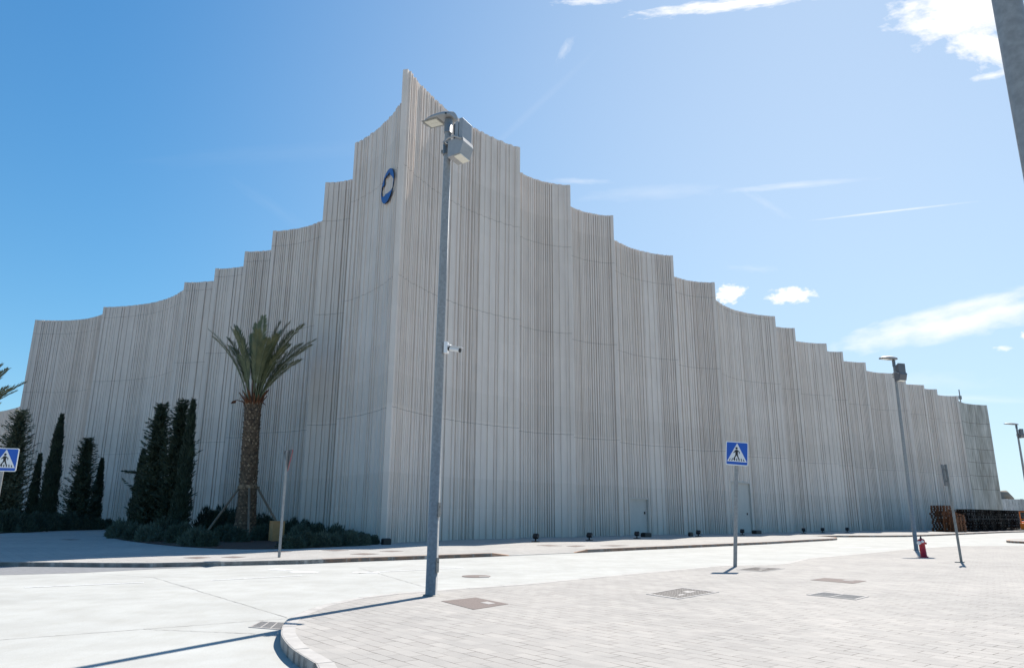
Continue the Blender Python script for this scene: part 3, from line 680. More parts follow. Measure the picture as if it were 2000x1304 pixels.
# ------------------------------------------------------------------ lamp posts
def lamp_post(label, loc, H, head_az, flood_az, detail=False, head_len=.95, flood_z=None, flood_s=1.0, tilt=(0, 0), r0=.115, r1=.075, group='street lamps round the hall', fmat=None):
    t = thing('street_lamp', label, 'street lamp', (*loc, 0), 0, group)
    t.rotation_euler = (tilt[0], tilt[1], 0)
    mb = MB(); mb.tube([(0, 0, 0), (0, 0, H*.4), (0, 0, H-.35), (0, 0, H-.02)], [r0, r0*.87, r1, r1], 20); po = link('pole', mb, MT['galv'], t)
    mb = MB(); mb.tube([(0, 0, 0), (0, 0, .03)], r0+.045, 20); link('base_plate', mb, MT['galv_dark'], t)
    mb = MB(); mb.tube([(0, 0, H-.40), (0, 0, H-.05)], r1+.02, 16); link('collar', mb, MT['lampgrey'], t)
    # head: shallow shell, tapering to its tip; local +X points outwards
    hd = MB(); n = 14; wid = .25; rings = []
    for k in range(n+1):
        u = k/n; x = -.16+u*head_len; w = wid*(1-.35*max(0, (.25-u)/.25))*(1-.62*max(0, (u-.55)/.45)**1.7); hh = .16*math.sin(math.pi*min(1, .25+u*.72))**.7+.012
        ring = [(x, w*math.cos(a), .0+hh*max(0, math.sin(a))) for a in [math.pi*j/8 for j in range(9)]]
        kk = len(hd.v); hd.v += ring; rings.append(kk)
    for a_, b_ in zip(rings, rings[1:]):
        for j in range(8): hd.f.append((a_+j, b_+j, b_+j+1, a_+j+1)); hd.m.append(0); hd.sm.append(True)
        hd.f.append((a_+8, b_+8, b_, a_)); hd.m.append(0); hd.sm.append(False)
    for r in (rings[0], rings[-1]): hd.f.append(tuple(r+j for j in range(9))); hd.m.append(0); hd.sm.append(False)
    h = link('lamp_head', hd, MT['lampgrey'], t); fixn(h); h.location = (0, 0, H); h.rotation_euler = (0, R_(-4), head_az)
    mb = MB(); mb.box((head_len*.5, 0, -.006), (head_len*.52, .40, .012)); pl = link('lens_frame', mb, MT['lampdark' if not detail else 'galv_dark'], h)
    mb = MB()
    for k in (-1, 1): mb.box((head_len*.5, k*.078, -.016), (head_len*.40, .145, .012))
    link('lens', mb, MT['glass'], h)
    mb = MB()
    for k in (-1, 1): mb.tube([(-.06, k*.13, .03), (-.06, k*.215, .03)], .022, 8)
    link('bolt', mb, MT['black'], h)
    # floodlight
    fz = flood_z or H-1.0; s = flood_s
    fl = MB()
    g = bpy.data.objects
    prof = [(.17, .02), (.17, -.40), (.52, -.36), (.62, -.05), (.60, .06), (.17, .06)]
    fl = MB()
    for k in range(len(prof)):
        a_, b_ = prof[k], prof[(k+1) % len(prof)]
        fl.quad((a_[0]*s, -.24*s, a_[1]*s), (b_[0]*s, -.24*s, b_[1]*s), (b_[0]*s, .24*s, b_[1]*s), (a_[0]*s, .24*s, a_[1]*s))
    for y in (-.24, .24): fl.quad(*[(a_[0]*s, y*s, a_[1]*s) for a_ in prof])
    fm_ = MT[fmat or 'lampgrey']; f = link('floodlight', fl, fm_, t, bevel=.015); fixn(f); f.location = (0, 0, fz); f.rotation_euler = (0, 0, flood_az)
    mb = MB(); mb.box((.40*s, 0, .30*s), (.10*s, .44*s, .50*s)); mb.box((.52*s, 0, .33*s), (.10*s, .46*s, .56*s)); link('back_box', mb, fm_, f, bevel=.012)
    mb = MB()
    for k in range(9): mb.box((.325*s, (-.19+k*.0475)*s, .29*s), (.05*s, .012*s, .44*s))
    mb.box((.345*s, 0, .29*s), (.012*s, .40*s, .46*s)); link('cooling_fins', mb, MT['lampdark'], f)
    mb = MB(); mb.tube([(.05*s, -.27*s, .02*s), (.2*s, -.27*s, .11*s), (.38*s, -.27*s, .12*s), (.58*s, -.27*s, .0)], .028*s, 8); mb.tube([(.05*s, .27*s, .02*s), (.2*s, .27*s, .11*s), (.38*s, .27*s, .12*s), (.58*s, .27*s, .0)], .028*s, 8); mb.tube([(.06*s, -.27*s, .02*s), (.06*s, .27*s, .02*s)], .03*s, 8)
    link('bracket', mb, MT['lampgrey'], f)
    mb = MB(); mb.box((.44*s, 0, -.385*s), (.20*s, .42*s, .02*s), Matrix.Rotation(-.12, 3, 'Y')); link('lens', mb, MT['glass'], f)
    mb = MB(); mb.tube([(0, 0, fz-.18), (0, 0, fz+.10)], r1+.03, 16); mb.box((-.14*math.cos(flood_az), -.14*math.sin(flood_az), fz-.06), (.07, .07, .07)); link('clamp', mb, MT['galv_dark'], t)
    return t
L0 = gnd(842, 1163); H0 = zfor(*L0, 232)
main = lamp_post('large galvanised street lamp with a security camera, in front of the hall corner', L0, H0, R_(148), R_(-28), True, .92, zfor(*L0, 290), .96, tilt=(0, R_(.3)), r0=.125, r1=.082)
for z in (1.75, .62):
    mb = MB(); mb.box((.118, -.05, z), (.012, .10, .30), Matrix.Rotation(R_(-25), 3, 'Z')); mb.box((.125, -.052, z+.06), (.012, .025, .03), Matrix.Rotation(R_(-25), 3, 'Z'), mi=1); link('access_door', mb, [MT['galv_dark'], MT['black']], main)
mb = MB(); mb.tube([(.085, -.02, 5.45), (.083, -.02, H0-.9)], .011, 6); 
link('cable', mb, MT['white'], main)
cz = zfor(*L0, 680)
sc_ = thing('security_camera', 'small white security camera clamped to the large lamp post', 'camera', (L0[0]+.03, L0[1], cz), R_(-12))
mb = MB(); mb.box((.15, -.03, .0), (.09, .12, .26)); link('mount_box', mb, MT['white'], sc_, bevel=.008)
mb = MB(); mb.tube([(.18, -.03, .06), (.25, -.04, .05), (.28, -.05, -.02)], .02, 8); link('arm', mb, MT['white'], sc_)
mb = MB(); mb.tube([(.24, -.05, -.03), (.50, -.10, -.09)], .048, 14); link('body', mb, MT['white'], sc_)
mb = MB(); mb.box((.39, -.075, -.0), (.34, .10, .012), Matrix.Rotation(.22, 3, 'Y') @ Matrix.Rotation(R_(-11), 3, 'Z')); link('sun_shield', mb, MT['white'], sc_)
mb = MB(); mb.tube([(.215, -.045, -.025), (.25, -.052, -.033)], .052, 14); mb.tube([(.485, -.098, -.088), (.505, -.102, -.093)], .05, 14); link('black_rings', mb, MT['black'], sc_)
L1 = gnd(1790, 1074)
lamp_post('mid-distance street lamp behind the red hydrant, against the ribbed wall', L1, zfor(*L1, 702), R_(184), R_(-75), False, .95, zfor(*L1, 733), .95, tilt=(0, R_(.3)), r0=.105, r1=.065, fmat='lampmid')
p3 = atY(1985, 845, 76)
lamp_post('farthest street lamp, at the right edge beyond the stacked crates', (p3[0]+.12, p3[1]), p3[2]+.85, R_(184), R_(-75), False, 1.5, p3[2]-.2, .95, r0=.14, r1=.085, fmat='lampmid')
lamp_post('nearest lamp pole, cut off by the top right corner of the picture', (4.15, 5.16), 10.8, R_(205), R_(30), False, .86, 8.2, .96, r0=.125, r1=.095)

# ------------------------------------------------------------------ signs
def rrect(w, h, r, n=5):
    P = []
    for cx, cy, a0 in ((w/2-r, h/2-r, 0), (-w/2+r, h/2-r, 90), (-w/2+r, -h/2+r, 180), (w/2-r, -h/2+r, 270)):
        for k in range(n+1):
            a = R_(a0+90*k/n); P.append((cx+r*math.cos(a), cy+r*math.sin(a)))
    return P
def plate(mb, pts, y0, y1, mi=0):
    s = MB(); s.poly(pts, y0, y1); k = len(mb.v)
    mb.v += [(x, -z, y) for x, y, z in s.v]; mb.f += [tuple(k+i for i in f) for f in s.f]; mb.m += [mi]*len(s.f); mb.sm += s.sm
def crossing_sign(label, loc, face_az, z_c, size, tilt=(0, 0), side=1, post_r=.06, dx=0):
    """face_az: direction the face looks; plate built facing -Y"""
    t = thing('crossing_sign', label, 'road sign', (*loc, 0), 0, 'pedestrian crossing signs')
    t.rotation_euler = (tilt[0], tilt[1], face_az)
    mb = MB(); mb.box((0, .02, (z_c+size/2)/2-.01), (post_r*2, post_r*1.1, z_c+size/2-.02)); link('post', mb, MT['galv'], t, bevel=.01)
    w, h = size, size*1.08
    mb = MB(); plate(mb, rrect(w, h, w*.075), .028, .055)
    p = fixn(link('sign_plate', mb, MT['white'], t)); p.location = (dx, -.02, z_c)
    mb = MB(); plate(mb, rrect(w*.925, h*.925, w*.05), .05, .058); fixn(link('blue_field', mb, MT['blue'], p))
    X = lambda u: (u-.5)*w*side; Z = lambda v: (v-.5)*h
    mb = MB(); plate(mb, [(X(.03+.03), Z(.155)), (X(.94), Z(.155)), (X(.5), Z(.94))], .05, .061); fixn(link('white_triangle', mb, MT['white'], p))
    mb = MB()
    def pg(P): plate(mb, [(X(a), Z(b)) for a, b in P], .05, .064)
    pg([(.475+.052*math.cos(k*math.pi/8), .725+.048*math.sin(k*math.pi/8)) for k in range(16)])
    pg([(.43, .66), (.52, .66), (.54, .60), (.535, .47), (.43, .46), (.415, .60)])           # torso
    pg([(.43, .655), (.385, .60), (.33, .535), (.345, .51), (.40, .55), (.44, .60)])         # arm
    pg([(.515, .655), (.57, .615), (.625, .57), (.615, .49), (.585, .49), (.59, .555), (.525, .60)])
    pg([(.435, .48), (.50, .475), (.465, .39), (.40, .30), (.375, .235), (.33, .235), (.35, .31), (.41, .40)])
    pg([(.47, .475), (.537, .48), (.56, .38), (.60, .30), (.625, .245), (.575, .235), (.54, .31), (.50, .385)])
    for k in range(7):
        u = .14+k*.108
        if k in (2,): u += .01
        lean = .035*(1 if k < 3.5 else -1)*abs(k-3)/3
        hgt = .30 if k not in (0, 6) else .275
        pg([(u, .19), (u+.047, .19), (u+.047+lean, hgt), (u+.012+lean, hgt)])
    fixn(link('walking_figure', mb, MT['black'], p))
    mb = MB(); mb.box((0, .0, 0), (.20, .05, .05)); mb.box((0, 0, -.3), (.2, .05, .05)); c = link('clamp', mb, MT['galv_dark'], t); c.location = (0, 0, z_c+.12)
    return t
S1 = gnd(1436, 1106)
zc1 = zfor(*S1, 885); 
crossing_sign('blue and white pedestrian crossing sign on a leaning post before the second door', S1, R_(-7), zc1, .76, tilt=(0, R_(4.6)), dx=.0)
p = atY(13, 897.5, 23.2)
crossing_sign('pedestrian crossing sign cut off by the left edge, in front of dark conifers', (p[0]-.1, p[1]), R_(22), p[2], .68, dx=.06)
# triangular sign seen edge on
Y0 = gnd(545, 1088); zt = zfor(*Y0, 880)
ys = thing('yield_sign', 'red-edged triangular road sign seen edge-on, beside the palm', 'road sign', (*Y0, 0), R_(127)); ys.rotation_euler = (0, R_(0.6), R_(127))
mb = MB(); mb.box((0, .0, zt/2), (.08, .09, zt)); link('post', mb, MT['galv'], ys, bevel=.01)
mb = MB(); plate(mb, [(-.44, .40), (-.40, .46), (.40, .46), (.44, .40), (.04, -.34), (-.04, -.34)], .07, .09); o = fixn(link('sign_plate', mb, MT['sign_back'], ys)); o.location = (.02, .03, zt-.44)
mb = MB(); plate(mb, [(-.45, .41), (-.41, .47), (.41, .47), (.45, .41), (.04, -.35), (-.04, -.35)], .09, .105); fixn(link('red_border', mb, MT['red'], o))
mb = MB(); plate(mb, [(-.27, .33), (.27, .33), (0, -.12)], .105, .112); fixn(link('white_centre', mb, MT['white'], o))
# rectangular sign seen edge on
Q0 = gnd(1878, 1098); zq = zfor(*Q0, 906)
qs = thing('road_sign', 'thin grey post with a small sign plate seen edge-on, right of the hydrant', 'road sign', (*Q0, 0), 0); qs.rotation_euler = (0, R_(-1.2), R_(-38))
mb = MB(); mb.box((0, 0, zq/2), (.085, .085, zq)); link('post', mb, MT['galv_dark'], qs, bevel=.008)
mb = MB(); mb.box((-.10, -.05, zq-.42), (.035, .60, .82)); link('sign_plate', mb, MT['sign_back'], qs, bevel=.008)
mb = MB(); mb.box((-.122, -.05, zq-.42), (.01, .56, .78)); link('sign_face', mb, MT['white'], qs)
mb = MB(); mb.box((-.05, 0, zq-.2), (.1, .12, .05)); mb.box((-.05, 0, zq-.65), (.1, .12, .05)); link('clamp', mb, MT['galv_dark'], qs)
mb = MB(); mb.box((-.06, 0, .02), (.30, .2, .04)); link('base_plate', mb, MT['galv_dark'], qs)

# ------------------------------------------------------------------ hydrant
HY = gnd(1805, 1088); hy = thing('fire_hydrant', 'red fire hydrant with a pale cap, standing beside the mid-distance lamp', 'hydrant', (*HY, 0), R_(200)); hy.rotation_euler = (0, R_(-3), 0)
mb = MB(); mb.tube([(0, 0, 0), (0, 0, .04), (0, 0, .041), (0, 0, .07)], [.17, .17, .14, .13], 20); mb.tube([(0, 0, .07), (0, 0, .55), (0, 0, .62), (0, 0, .72), (0, 0, .76)], [.125, .12, .14, .135, .09], 20); link('body', mb, MT['red'], hy)
mb = MB(); mb.tube([(0, 0, .74), (0, 0, .80)], .05, 8); mb.tube([(0, 0, .80), (0, 0, .86)], .03, 6); link('spindle', mb, MT['black'], hy)
mb = MB(); mb.tube([(-.08, -.04, .62), (-.19, -.09, .60)], .075, 14); mb.tube([(-.02, -.1, .66), (-.03, -.16, .66)], .055, 12); link('outlet_cap', mb, MT['white'], hy)
mb = MB(); mb.tube([(-.06, -.05, .55), (-.15, -.12, .49)], .05, 12); mb.tube([(.1, -.03, .58), (.18, -.04, .57)], .045, 12); link('outlet', mb, MT['red'], hy)

# ------------------------------------------------------------------ covers and grates in the ground
def qpts(P, z=0): return [Vector(gnd(*p, z)) for p in P]
def gpt(Q, u, v): return Q[0].lerp(Q[1], u).lerp(Q[3].lerp(Q[2], u), v)
def cover(name, label, P, mat, z=0.0, bars=None, label_cat='manhole cover', patch=True, checker=None, group='covers and grates in the paving'):
    Q = qpts(P, z); c = sum((q for q in Q), Vector((0, 0)))/4
    t = thing(name, label, label_cat, (c.x, c.y, z), 0, group); Q = [q-c for q in Q]
    mb = MB()
    if bars is None and checker is None:
        mb.poly([tuple(q) for q in Q], -.02, .006); fixn(link('plate', mb, mat, t))
        if patch:
            mb = MB(); mb.poly([tuple(gpt(Q, u, v)) for u, v in ((.62, .55), (.82, .55), (.82, .80), (.62, .80))], .004, .009); fixn(link('label_plate', mb, MT['cover_light'], t))
    else:
        f = .06; fr_ = [[tuple(gpt(Q, *w)) for w in w4] for w4 in (((0, 0), (1, 0), (1-f, f), (f, f)), ((1, 0), (1, 1), (1-f, 1-f), (1-f, f)), ((1, 1), (0, 1), (f, 1-f), (1-f, 1-f)), ((0, 1), (0, 0), (f, f), (f, 1-f)))]
        for w4 in fr_: mb.poly(w4, -.02, .010)
        if bars:
            nu, nv = bars
            for j in range(nv):
                v0 = f+(1-2*f)*j/nv; v1 = v0+(1-2*f)/nv
                for k in range(nu):
                    u0 = f+(1-2*f)*(k+.33)/nu; u1 = f+(1-2*f)*(k+.70)/nu
                    mb.poly([tuple(gpt(Q, *w)) for w in ((u0, v0), (u1, v0), (u1, v1-.03), (u0, v1-.03))], -.01, .008)
                if j: mb.poly([tuple(gpt(Q, *w)) for w in ((f, v0-.035), (1-f, v0-.035), (1-f, v0+.0), (f, v0+.0))], -.01, .009)
        fixn(link('frame', mb, MT['cover_light'] if checker else mat, t))
        mb = MB(); mb.poly([tuple(gpt(Q, *w)) for w in ((f, f), (1-f, f), (1-f, 1-f), (f, 1-f))], 0, .0045)
        link('recess', mb, MT['black'] if bars else MT['cover_light'], t)
        if checker:
            n = checker; mb = MB()
            for i in range(n[0]):
                for j in range(n[1]):
                    u = f+(1-2*f)*(i+.5*(j % 2))/n[0]; v = f+(1-2*f)*j/n[1]; a_ = (1-2*f)*.66/n[0]; b_ = (1-2*f)*.66/n[1]
                    if u+a_ < 1-f*.6 and not (.25 < u < .42 and .5 < v < .7) and not (.6 < u < .77 and .35 < v < .55): mb.poly([tuple(gpt(Q, *w)) for w in ((u, v), (u+a_, v), (u+a_, v+b_), (u, v+b_))], .004, .008)
            pass
            fixn(link('studs', mb, MT['grate'], t))
    return t
cover('inspection_cover', 'dark brown square cover right of the large lamp post', [(862, 1173.5), (929, 1166.5), (993, 1179), (925, 1190)], MT['cover'])
cover('inspection_cover', 'large pale studded cover in the middle of the near paving', [(1262, 1160), (1333, 1147), (1405, 1156), (1325, 1169.5)], MT['grate'], checker=(13, 8))
cover('inspection_cover', 'pale studded cover beside the foot of the leaning crossing sign', [(1438, 1112), (1475, 1107), (1533, 1110), (1490, 1116)], MT['grate'], checker=(13, 8))
cover('inspection_cover', 'grey cover with pale square, upper one of the right-hand pair', [(1583, 1132), (1610, 1128), (1692, 1134), (1667, 1139)], MT['cover'])
cover('drain_grate', 'slotted pale grate, lower one of the right-hand pair', [(1575, 1161), (1605, 1156), (1697, 1165), (1672, 1171)], MT['cover_light'], bars=(12, 2), label_cat='grate')
cover('drain_grate', 'dark iron road drain against the curved kerb', [(485, 1224.5), (508, 1213), (563, 1216), (552, 1230)], MT['cover_light'], z=RZ, bars=(8, 3), label_cat='grate')
for lab, P in (('small reddish cover left of the triangular sign on the far pavement', [(358, 1088.5), (385, 1086.5), (412, 1088), (385, 1090.5)]),
    ('pale flat cover between the reddish cover and the triangular sign', [(432, 1087.5), (455, 1085.8), (480, 1087), (458, 1089)]),
    ('brown cover on the far pavement just right of the triangular sign', [(520, 1076.5), (545, 1075), (570, 1076.3), (545, 1077.8)]),
    ('brown cover near the bed edge left of the hall corner', [(628, 1074.2), (655, 1073), (682, 1074), (655, 1075.5)]),
    ('pale brown cover near the brown kerb below the hall corner', [(684, 1081.3), (710, 1079.5), (740, 1081), (712, 1083)]),
    ('thin brown cover just below the hall corner', [(742, 1076), (765, 1074.8), (788, 1075.8), (765, 1077.2)]),
    ('brown cover before the hall, left of the dropped kerb', [(1048, 1064.2), (1072, 1063.5), (1098, 1065.2), (1072, 1066)]),
    ('brown cover before the hall at the head of the dropped kerb', [(1106, 1065.8), (1125, 1064.3), (1144, 1065.3), (1125, 1067.5)]),
    ('long brown cover before the hall, right of the dropped kerb', [(1172, 1065), (1200, 1063.8), (1228, 1064.8), (1200, 1066.3)]),
    ('dark cover on the shaded path at the far left', [(115, 1053.2), (135, 1052.3), (158, 1053), (138, 1054.2)])):
    cover('pavement_cover', lab, P, MT['cover'], patch=False, z=.002)
c = gnd(930, 1125, RZ); t = thing('manhole_cover', 'round manhole cover in the pale road behind the large lamp post', 'manhole cover', (c[0], c[1], RZ), 0)
rad = abs(gnd(958, 1125, RZ)[0]-gnd(902, 1125, RZ)[0])/2
mb = MB(); mb.poly([(rad*math.cos(k*math.pi/16), rad*1.05*math.sin(k*math.pi/16)) for k in range(32)], -.02, .012); fixn(link('lid', mb, MT['cover'], t))
mb = MB(); mb.poly([(.1, -.35), (.4, -.35), (.4, -.15), (.1, -.15)], .01, .016); fixn(link('label_plate', mb, MT['cover_light'], t))

# ------------------------------------------------------------------ small lights at the foot of the wall
fp = None
spots = [(1046, 1058, 'second from the hall corner, before the second ribbed bay'), (1151, 1055, 'before the third ribbed bay'), (1244, 1051.5, 'just in front of the first grey door'), (1364, 1047.5, 'between the two grey doors'), (1450, 1044.5, 'at the foot of the second grey door'), (1570, 1041, 'behind the tip of the brown kerb'), (1607, 1040, 'right of the brown kerb tip'), (1655, 1039, 'midway between brown kerb tip and hydrant lamp')]
for x, y, w in spots:
    g = gnd(x, y)
    if fp is None:
        t = thing('ground_floodlight', '', 'floodlight', (*g, 0)); fp = t
        mb = MB(); mb.box((0, 0, .03), (.42, .32, .06)); mb.tube([(0, 0, .05), (0, 0, .22)], .05, 8); link('foot', mb, MT['black'], t)
        mb = MB(); mb.box((0, .05, .36), (.36, .20, .28), Matrix.Rotation(-.6, 3, 'X')); link('housing', mb, MT['black'], t, bevel=.02)
    else: t = copy_tree(fp)
    t.location = (*g, 0); t.rotation_euler = (0, 0, R_(-30)); tag(t, 'small black ground floodlight '+w, 'floodlight', 'black ground floodlights along the hall')
for x, y, w, s in ((1262, 1048.2, 'low black box before the first grey door', .8), (1478, 1042, 'low black box right of the second grey door', .9), (754, 1063, 'dark square floodlight housing at the foot of the hall corner', .5), (1349, 1047, 'small black box left of the floodlight between the doors', .4)):
    g = gnd(x, y); t = thing('cable_box', w, 'box', (*g, 0), R_(40))
    mb = MB(); mb.box((0, 0, .16), (s, s*.6, .32)); link('housing', mb, MT['black'], t, bevel=.03)
    mb = MB(); mb.box((0, 0, .335), (s*.8, s*.4, .03)); link('lid', mb, MT['lampdark'], t)

# ------------------------------------------------------------------ plants
def leafq(mb, p, d, up, L, w, mi=0):
    s = d.cross(up); 
    if s.length < 1e-4: s = Vector((1, 0, 0))
    s = s.normalized()*w/2; m = p+d*L*.45
    mb.quad(p, m+s, p+d*L, m-s, mi=mi)
def rv(r): return Vector((r.gauss(0, 1), r.gauss(0, 1), r.gauss(0, 1)))
def cypress(seed, H, hw):
    r = random.Random(seed); mb = MB(); core = MB()
    ph = [r.uniform(0, 6.3) for _ in range(4)]
    def prof(u, a): return hw*(min(1, (u/.10+.35))*(1-u**1.5)**.8*(1+.13*math.sin(u*19+ph[0]+2*a)+.10*math.sin(u*43+ph[1]-a*3)))+.03
    rings = []; n = 14; K = 44
    for k in range(K+1):
        u = k/K; kk = len(core.v); core.v += [(prof(u, a)*.72*math.cos(a), prof(u, a)*.72*math.sin(a), .25+u*(H-.3)) for a in [2*math.pi*j/n for j in range(n)]]; rings.append(kk)
    for a_, b_ in zip(rings, rings[1:]):
        for j in range(n): core.f.append((a_+j, a_+(j+1) % n, b_+(j+1) % n, b_+j)); core.m.append(0); core.sm.append(False)
    mb.v, mb.f, mb.m, mb.sm = core.v, core.f, core.m, core.sm
    N_ = int(900*H*max(.5, hw))
    for _ in range(N_):
        u = r.random()**1.1; a = r.uniform(0, 6.283); R = prof(u, a)*r.uniform(.62, 1.04)
        p = Vector((R*math.cos(a), R*math.sin(a), .1+u*(H-.25)))
        d = (Vector((math.cos(a), math.sin(a), 0))*.42+Vector((0, 0, 1))+rv(r)*.22).normalized()
        leafq(mb, p, d, rv(r), r.uniform(.16, .42), r.uniform(.05, .11))
    return mb
def conifer(seed, H, hw, spread=1.0, top=.12):
    r = random.Random(seed); mb = MB(); z = .3
    ph = r.uniform(0, 6)
    while z < H*.985:
        u = z/H; R = hw*(1-u)**.48*min(1, .62+u*2.2)*1.12+top*.25
        n = r.randint(5, 8)
        for k in range(n):
            a = 6.283*k/n+r.uniform(-.5, .5)+ph; L = R*r.uniform(.55, 1.18)
            if r.random() < .05: L *= 1.35
            o = Vector((math.cos(a), math.sin(a), 0)); rise = r.uniform(.25, .6)
            m = max(3, int(L/.13))
            for j in range(m):
                f = (j+.6)/m; p = Vector((0, 0, z))+o*L*f+Vector((0, 0, L*rise*f*f))
                for q in range(3):
                    side = Vector((-o.y, o.x, 0))*r.uniform(-1, 1)
                    d = (o*.7+side*.9+Vector((0, 0, r.uniform(.05, .75)))).normalized()
                    leafq(mb, p+rv(r)*.03, d, rv(r), r.uniform(.16, .36)*spread, r.uniform(.05, .10))
        ph += 1.1; z += r.uniform(.10, .17)*(1+.3*hw)
    return mb
def inner(seed, H, hw):
    r = random.Random(seed); mb = MB()
    for _ in range(int(230*H*hw)):
        u = r.random(); R = hw*(1-u)**.75*.62*r.random()**.5; a = r.uniform(0, 6.283)
        leafq(mb, Vector((R*math.cos(a), R*math.sin(a), .1+u*H*.93)), (rv(r)+Vector((0, 0, .6))).normalized(), rv(r), r.uniform(.3, .55), r.uniform(.14, .26))
    return mb
def merge(a, b):
    k = len(a.v); a.v += b.v; a.f += [tuple(i+k for i in f) for f in b.f]; a.m += b.m; a.sm += b.sm; return a
trees = [ # kind, top x, top y, base y, half width px, label, leaf
 ('con', 43, 800, 1034, 38, 'big bushy grey-green conifer behind the cut-off crossing sign', 'conifer_grey'),
 ('cyp', 79, 886, 1034, 8, 'short thin cypress right beside the big grey-green conifer', 'cypress'),
 ('cyp', 121, 809, 1034, 14, 'tall narrow cypress standing alone between two bushy conifers', 'cypress'),
 ('con', 174, 853, 1034, 27, 'ragged dark conifer right of the tall lone cypress', 'conifer'),
 ('cyp', 200, 895, 1033, 9, 'slim pointed cypress at the bed end beside the path', 'cypress'),
 ('cyp', 281, 878, 1043, 11, 'low dark cypress with one branch sticking out left', 'cypress'),
 ('con', 318, 787, 1046, 33, 'broad dark conifer at the left of the tall clump', 'conifer'),
 ('con', 358, 780, 1047, 30, 'open-topped conifer in the middle of the tall clump', 'conifer'),
 ('cyp', 378, 781, 1049, 14, 'tall pointed cypress at the right of the clump, nearest the palm', 'cypress')]
for i, (kd_, tx, ty, by, hwp, lab, lm) in enumerate(trees):
    bx = tx
    for _ in range(12):
        g = gnd(bx, by); H = zfor(*g, ty); bx += tx-proj(*g, H)[0]
    w = hwp/F*math.hypot(g[0], g[1])*1.0
    w *= 1.04 if kd_ == 'con' else .92
    t = thing('cypress_tree' if kd_ == 'cyp' else 'conifer_tree', lab, 'tree', (*g, 0), 0)
    if kd_ == 'cyp': mb = cypress(40+i, H, w*1.05)
    else: mb = merge(conifer(40+i, H, w*.95, 1.25), inner(60+i, H, w))
    if i == 5:
        r = random.Random(5)
        for _ in range(160):
            f = r.random(); leafq(mb, Vector((-.2-1.25*f, -.1, H*.72+.12*f)), (Vector((-.8, 0, .2))+rv(r)*.35).normalized(), rv(r), .26*(1.2-f*.6), .07)
    link('crown', mb, MT[lm], t)
    mb = MB(); mb.tube([(0, 0, 0), (.02, 0, H*.35), (0, 0, H*.9)], [.13, .09, .02], 8); link('trunk', mb, MT['trunk'], t)
# shrubs
def shrub_mesh(seed, spiky):
    r = random.Random(seed); mb = MB(); 
    for _ in range(1500):
        v = rv(r).normalized(); v.z = abs(v.z); R = r.uniform(.62, 1.0)*(1+.10*math.sin(v.x*7+seed)+.1*math.sin(v.y*6-seed))
        p = Vector((v.x*R*.5, v.y*R*.5, v.z*R*.46)); d = (v*.9+Vector((0, 0, .5))+rv(r)*.3).normalized()
        leafq(mb, p, d, rv(r), r.uniform(.07, .15)*(1.3 if spiky else 1), r.uniform(.022, .05))
    K = len(mb.v); n = 10
    for k in range(5):
        a = k/5*math.pi/2; mb.v += [(.40*math.cos(a)*math.cos(6.283*j/n), .40*math.cos(a)*math.sin(6.283*j/n), .36*math.sin(a)) for j in range(n)]
    for k in range(4):
        for j in range(n): mb.f.append((K+k*n+j, K+k*n+(j+1) % n, K+(k+1)*n+(j+1) % n, K+(k+1)*n+j)); mb.m.append(0); mb.sm.append(False)
    mb.f.append(tuple(K+4*n+j for j in range(n))); mb.m.append(0); mb.sm.append(False)
    return mb
SM = [link('low_shrub', shrub_mesh(3, True), MT['shrub']), link('low_shrub', shrub_mesh(9, False), MT['shrub_dark']), link('low_shrub', shrub_mesh(15, True), MT['shrub'])]
used = set()
ordn = ['first', 'second', 'third', 'fourth', 'fifth', 'sixth', 'seventh', 'eighth', 'ninth', 'tenth', 'eleventh', 'twelfth', 'thirteenth', 'fourteenth', 'fifteenth', 'sixteenth', 'seventeenth', 'eighteenth', 'nineteenth', 'twentieth', 'twenty-first', 'twenty-second']
def put_shrub(x, y, w, h, var, label, group):
    g = gnd(x, y, .03); dist = math.hypot(*g); ww = w/F*dist*1.05; hh = h/F*dist*1.05
    o = SM[var]
    if var in used: o = o.copy(); COL.objects.link(o)
    used.add(var)
    o.location = (g[0], g[1]+ww*.35, .02); o.scale = (ww, ww, hh/.47); o.rotation_euler = (0, 0, random.uniform(0, 6.28))
    tag(o, label, 'shrub', group)
rows = {
 'front': [(226, 1050, 46, 24, 0), (258, 1054, 42, 22, 1), (284, 1057, 40, 24, 0), (345, 1060, 46, 30, 1), (372, 1066, 44, 27, 2), (396, 1067, 36, 24, 1), (562, 1070, 48, 20, 1), (592, 1068, 40, 24, 1), (622, 1067, 36, 22, 0), (645, 1066, 34, 20, 2), (680, 1065, 36, 22, 0), (703, 1064, 30, 18, 0), (726, 1062, 26, 14, 1)],
 'middle': [(310, 1050, 44, 30, 1), (335, 1048, 40, 26, 1), (430, 1056, 46, 24, 1), (455, 1058, 40, 22, 1), (505, 1055, 34, 24, 1), (580, 1058, 36, 28, 2), (612, 1056, 38, 26, 1), (650, 1056, 40, 24, 0), (680, 1058, 36, 18, 1), (705, 1058, 32, 15, 1)],
 'back': [(395, 1044, 44, 40, 1), (425, 1044, 46, 42, 1), (455, 1045, 40, 38, 1), (505, 1048, 36, 34, 1), (517, 1049, 30, 32, 1), (566, 1050, 34, 30, 1), (590, 1051, 36, 28, 1), (615, 1052, 34, 24, 1)]}
where = {'front': 'of the palm bed', 'middle': 'of the palm bed', 'back': 'by the wall'}
for rw, L in rows.items():
    L = sorted(L)
    for k, (x, y, w, h, v) in enumerate(L):
        put_shrub(x, y, w, h, v, f'{"grey-green" if v != 1 else "dark green"} shrub, {ordn[k]} from left, {rw} row {where[rw]}', 'low shrubs in the palm bed')
